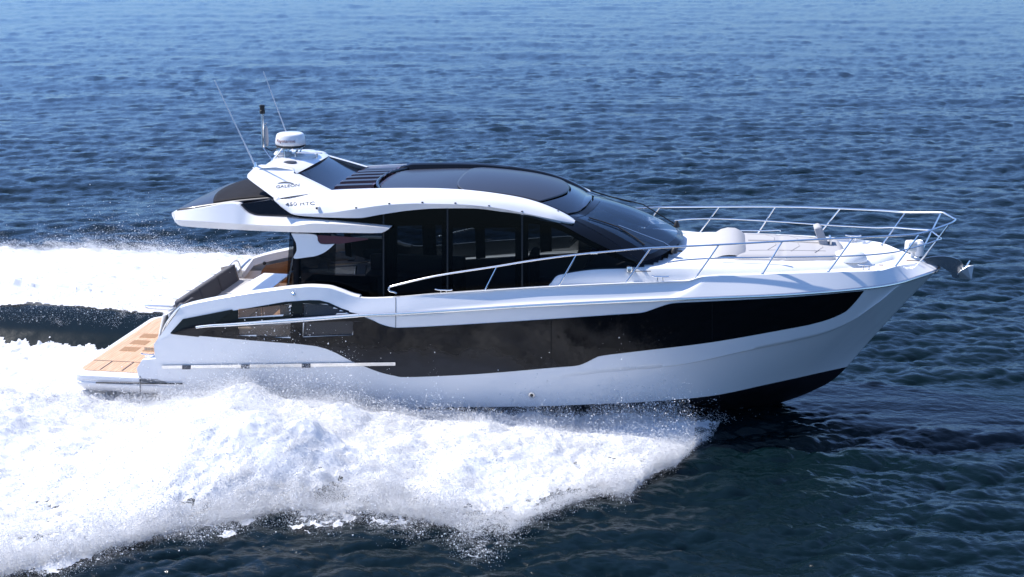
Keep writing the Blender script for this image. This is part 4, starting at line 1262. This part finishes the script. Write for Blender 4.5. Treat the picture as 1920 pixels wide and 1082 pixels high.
# ---- water surface
Dn = [.01, .6, 1.5, 3, 4.5, 6, 7.5, 9.0]
while Dn[-1] < 230:
    d = Dn[-1]; Dn.append(d+max(.028, d*d/(FPX*.5333*8.1)*.85))
while Dn[-1] < 16000: Dn.append(Dn[-1]*1.06)
Dn = np.array(Dn)
aa = np.concatenate([np.linspace(-50, 36, 1150), np.linspace(36, 310, 420)[1:]])*math.pi/180
DD, AA = np.meshgrid(Dn, aa, indexing='ij')
X = CAM.x+DD*np.sin(AA); Y = CAM.y+DD*np.cos(AA)
Z = wake_z(X, Y)
fm = foam_cover(X, Y)
calm = 1-.85*sstep(-.5, .5, fm)
hollow = sstep(2.0, .8, X)*sstep(.4, 1.1, Y)*sstep(3.2, 2.2, Y)
calm = calm*(1-.94*hollow)
dX = np.zeros_like(X); dY = np.zeros_like(X)
group = 1+.10*sample(N1, X*.21, Y*.21)            # gusts: patches of rougher and smoother water
for i, (t_, amp, ang, chop) in enumerate(bands):
    h, hx, hy = sample(t_, X, Y, ang, (0, 1, 2))
    far = 1.0 if i < 2 else np.clip(120/np.maximum(DD, 1), 0, 1)
    far = far*np.clip(600/np.maximum(DD, 1), 0, 1)*np.where(AA > .7, .7, 1)
    Z += h*amp*calm*far*(group if i else 1)
    dX += hx*amp*chop*calm*far; dY += hy*amp*chop*calm*far
X2 = X+dX; Y2 = Y+dY
nr, nc = X.shape
verts = np.stack([X2, Y2, Z], -1).reshape(-1, 3)
idx = np.arange(nr*nc).reshape(nr, nc)
quads = np.stack([idx[:-1, :-1], idx[:-1, 1:], idx[1:, 1:], idx[1:, :-1]], -1).reshape(-1, 4)
def big_mesh(name, verts, faces, material, smooth=True):
    me = bpy.data.meshes.new(name); k = faces.shape[1]
    me.vertices.add(len(verts)); me.vertices.foreach_set('co', np.ascontiguousarray(verts, dtype=np.float32).ravel())
    me.loops.add(len(faces)*k); me.loops.foreach_set('vertex_index', np.ascontiguousarray(faces, dtype=np.int32).ravel())
    me.polygons.add(len(faces)); me.polygons.foreach_set('loop_start', np.arange(0, len(faces)*k, k, dtype=np.int32))
    me.polygons.foreach_set('use_smooth', np.full(len(faces), smooth))
    me.update(calc_edges=True)
    me.materials.append(material)
    o = bpy.data.objects.new(name, me); COL.objects.link(o); return o
wm = bpy.data.materials.new('sea_water'); wm.use_nodes = True
n, l, b = nodes(wm)
b.inputs['Base Color'].default_value = (.0015, .0070, .0088, 1)
b.inputs['Roughness'].default_value = .12; b.inputs['Specular IOR Level'].default_value = .40; b.inputs['IOR'].default_value = 1.333
tc = n.new('ShaderNodeTexCoord')
att = n.new('ShaderNodeAttribute'); att.attribute_name = 'ripple'
hts = None
for sc, st, dist in ((5.5, (.75, 1.25, 1), .013), (17, (.8, 1.2, 1), .0025)):
    mp = n.new('ShaderNodeMapping'); mp.inputs['Scale'].default_value = st; l.new(tc.outputs['Object'], mp.inputs[0])
    nz = n.new('ShaderNodeTexNoise'); nz.inputs['Scale'].default_value = sc; nz.inputs['Detail'].default_value = 4; nz.inputs['Distortion'].default_value = .4
    l.new(mp.outputs[0], nz.inputs['Vector'])
    bp = n.new('ShaderNodeBump'); bp.inputs['Distance'].default_value = dist*1.6; bp.inputs['Strength'].default_value = 1
    l.new(nz.outputs[0], bp.inputs['Height']); l.new(att.outputs['Fac'], bp.inputs['Strength'])
    if hts is not None: l.new(hts.outputs[0], bp.inputs['Normal'])
    hts = bp
l.new(hts.outputs[0], b.inputs['Normal'])
RIP = 1-.85*hollow
sea = tag(big_mesh('sea', verts, quads, wm), 'dark blue open sea with short wind waves', 'sea', kind='structure')

sea.data.attributes.new('ripple', 'FLOAT', 'POINT').data.foreach_set('value', np.ascontiguousarray(RIP, dtype=np.float32).ravel())

# ---- foam and spray
fmat = bpy.data.materials.new('foam'); fmat.use_nodes = True
n, l, b = nodes(fmat); n.remove(b)
df = n.new('ShaderNodeBsdfDiffuse'); df.inputs[0].default_value = (.965, .965, .97, 1)
tl = n.new('ShaderNodeBsdfTranslucent'); tl.inputs[0].default_value = (.90, .92, .95, 1)
mx = n.new('ShaderNodeMixShader'); mx.inputs[0].default_value = .28
l.new(df.outputs[0], mx.inputs[1]); l.new(tl.outputs[0], mx.inputs[2]); l.new(mx.outputs[0], n['Material Output'].inputs[0])

Hn = interp([-16, -6, -2, -.5, .6, 1.3, 1.9, 2.6, 3.2, 4.7, 5.2, 5.7, 6.4, 8, 9.5, 10.4, 10.9],
            [.25, .32, .34, .25, .16, .22, .38, .64, .78, .86, .70, .38, .16, .12, .14, .10, .02])
def foam_z(x, y, f):
    n1 = sample(N1, x, y, .9); n2 = sample(N2, x, y, 1.3); n3 = sample(N3, x, y, .2)
    w = wake_z(x, y)
    starb = y < 0
    yi = hullhalf(x)-.1
    s = np.clip((-y-yi)/np.maximum(near_edge(x)-yi, .2), 0, 1)
    shape = np.where(s < .12, .80+.2*np.sin(np.clip(s/.12, 0, 1)*math.pi/2), (1-((s-.12)/.88)**1.3))
    shape = np.clip(shape, 0, 1)*np.where(x < 1.2, sstep(-1.0, -2.6, y)*.8+.2, 1)
    rise = sstep(-.02, .7, f)
    hn = Hn(x)*shape
    hf_ = .34*sstep(10.5, 6, y)
    lobe = 1+.34*sample(N1, x, y, 2.9)
    base = np.where(starb, hn*lobe.clip(.35, 1.8), np.where(x < 1.4, np.where(y < 1.5, .10, hf_), hf_+.1))
    lump = (.07*n1+.018*n2*(1+.5*n1)+.009*n3)
    return w+np.maximum(.035+.015*n3+.012*n2, .035+base*rise+lump*(.25+.75*rise)*np.where(starb, 1, .8))
def foam_object(name, x0, x1, y0, y1, step, label, cond=None):
    gx = np.arange(x0, x1, step); gy = np.arange(y0, y1, step)
    X, Y = np.meshgrid(gx, gy, indexing='ij')
    f = foam_cover(X, Y); n2 = sample(N2, X, Y, 2.1); n3 = sample(N3, X, Y, .7)
    k = np.where(Y > 0, .18, .85)
    lace = f*2.8+(.32*n3+.34*n2)*k-.38*k-.28*(Y < 0)-(1.1+.5*n3)*sstep(9.7, 10.9, X)*(Y < 0)
    Z = foam_z(X, Y, f)
    keep = lace > 0
    keep &= ~((np.abs(Y) < hullhalf(X)-.12) & (X > 1.0))
    if cond is not None: keep &= cond(X, Y)
    q = keep[:-1, :-1] & keep[1:, :-1] & keep[1:, 1:] & keep[:-1, 1:]
    idx = np.arange(X.size).reshape(X.shape)
    fa = np.stack([idx[:-1, :-1][q], idx[1:, :-1][q], idx[1:, 1:][q], idx[:-1, 1:][q]], -1)
    used, inv = np.unique(fa, return_inverse=True)
    vs_ = np.stack([X, Y, Z], -1).reshape(-1, 3)[used]
    return vs_, inv.reshape(fa.shape)
def droplets(pos, rad):
    """tiny tetrahedral drops, a few millimetres each"""
    n = len(pos); d = np.array([[1, 1, 1], [1, -1, -1], [-1, 1, -1], [-1, -1, 1]], float)*.75
    q = RNG.normal(size=(n, 4)); q /= np.linalg.norm(q, axis=1)[:, None]
    w, x, y, z = q.T
    Rm = np.stack([1-2*(y*y+z*z), 2*(x*y-z*w), 2*(x*z+y*w), 2*(x*y+z*w), 1-2*(x*x+z*z), 2*(y*z-x*w), 2*(x*z-y*w), 2*(y*z+x*w), 1-2*(x*x+y*y)], 1).reshape(n, 3, 3)
    V = pos[:, None, :]+np.einsum('nij,kj->nki', Rm, d)*rad[:, None, None]
    t = np.array([[0, 1, 2], [0, 3, 1], [0, 2, 3], [1, 3, 2]])
    Fc = (np.arange(n)*4)[:, None, None]+t[None]
    return V.reshape(-1, 3), Fc.reshape(-1, 3)
def spray_points(n, x0, x1, side):
    """drops thrown up in torn plumes: clusters with a fine mist round them"""
    out = []
    for kind, share in (('mist', .50), ('plume', .44), ('drop', .06)):
        m = int(n*share)
        if kind == 'plume':
            nc = m//220
            cx = np.repeat(RNG.uniform(x0, x1, nc), 220); m = len(cx)
            cu = np.repeat(np.where(RNG.uniform(size=nc) < .55, 1-RNG.exponential(.07, nc), RNG.uniform(0, 1, nc)), 220)
            k = RNG.uniform(size=m)                      # along the throw
            ln = np.repeat(.12+.75*RNG.uniform(0, 1, nc)**2.2, 220)
            x = cx-ln*k*.9+RNG.normal(0, .025+.05*k, m)
            u = cu; lift0 = ln*k*(1-.45*k)*.62+RNG.normal(0, .02, m)
            oy = ln*k*.5+RNG.normal(0, .03+.05*k, m)
        else:
            x = RNG.uniform(x0, x1, m)
            mode = RNG.uniform(size=m)
            u = np.where(mode < .50, 1-np.abs(RNG.normal(0, .10, m))*RNG.choice([1, -1], m, p=[.65, .35]), np.where(mode < .72, RNG.uniform(0, 1, m), np.abs(RNG.normal(0, .10, m))))
            lift0 = RNG.exponential(.085 if kind == 'mist' else .12, m); oy = 0
        e = near_edge(x) if side < 0 else far_edge(x)
        yi = hullhalf(x)
        y = (yi+(e-yi)*u+oy)*side
        f = foam_cover(x, y)
        z0 = foam_z(x, y, np.maximum(f, 0))
        puff = (1+.8*sample(N1, x, y, 2.2)+.5*sample(N2, x, y, .3)).clip(.05, 3.2)
        z = np.maximum(z0, wake_z(x, y))+lift0*(puff if kind != 'plume' else 1)
        ok = (f > -1.2) & (z > -.1) & (np.abs(y) > np.where(x > -.6, hullhalf(x)+.05, 0))
        ok &= RNG.uniform(size=len(x)) < np.exp(np.minimum(f, 0)*3.3)
        if side < 0: ok &= RNG.uniform(size=len(x)) < 1-.93*sstep(9.9, 11.1, x)
        r = {'mist': RNG.uniform(.0016, .0042, len(x)), 'plume': RNG.uniform(.002, .006, len(x)), 'drop': np.clip(RNG.exponential(.004, len(x))+.003, 0, .013)}[kind]
        out.append((np.stack([x, y, z], -1)[ok], r[ok]))
    return np.concatenate([o[0] for o in out]), np.concatenate([o[1] for o in out])
def build_foam(name, label, x0, x1, y0, y1, step, nd, side, cond=None):
    v, q = foam_object(name, x0, x1, y0, y1, step, label, cond)
    p, r = spray_points(nd, x0, 12.2 if side < 0 else 10.9, side)
    dv, dfc = droplets(p, r)
    # quads as triangles so that both fit one mesh
    tri = np.concatenate([q[:, [0, 1, 2]], q[:, [0, 2, 3]], dfc+len(v)])
    o = big_mesh(name, np.concatenate([v, dv]), tri, fmat)
    return tag(o, label, 'foam', kind='stuff')
build_foam('bow_spray', 'thick white spray and foam thrown up along the near side of the yacht', -7, 12.0, -11, 1.6, .030, 1650000, -1)
build_foam('wake_foam', 'white wake foam spreading beyond the stern on the far side', -13, 10.8, 1.6, 10.5, .036, 480000, 1)
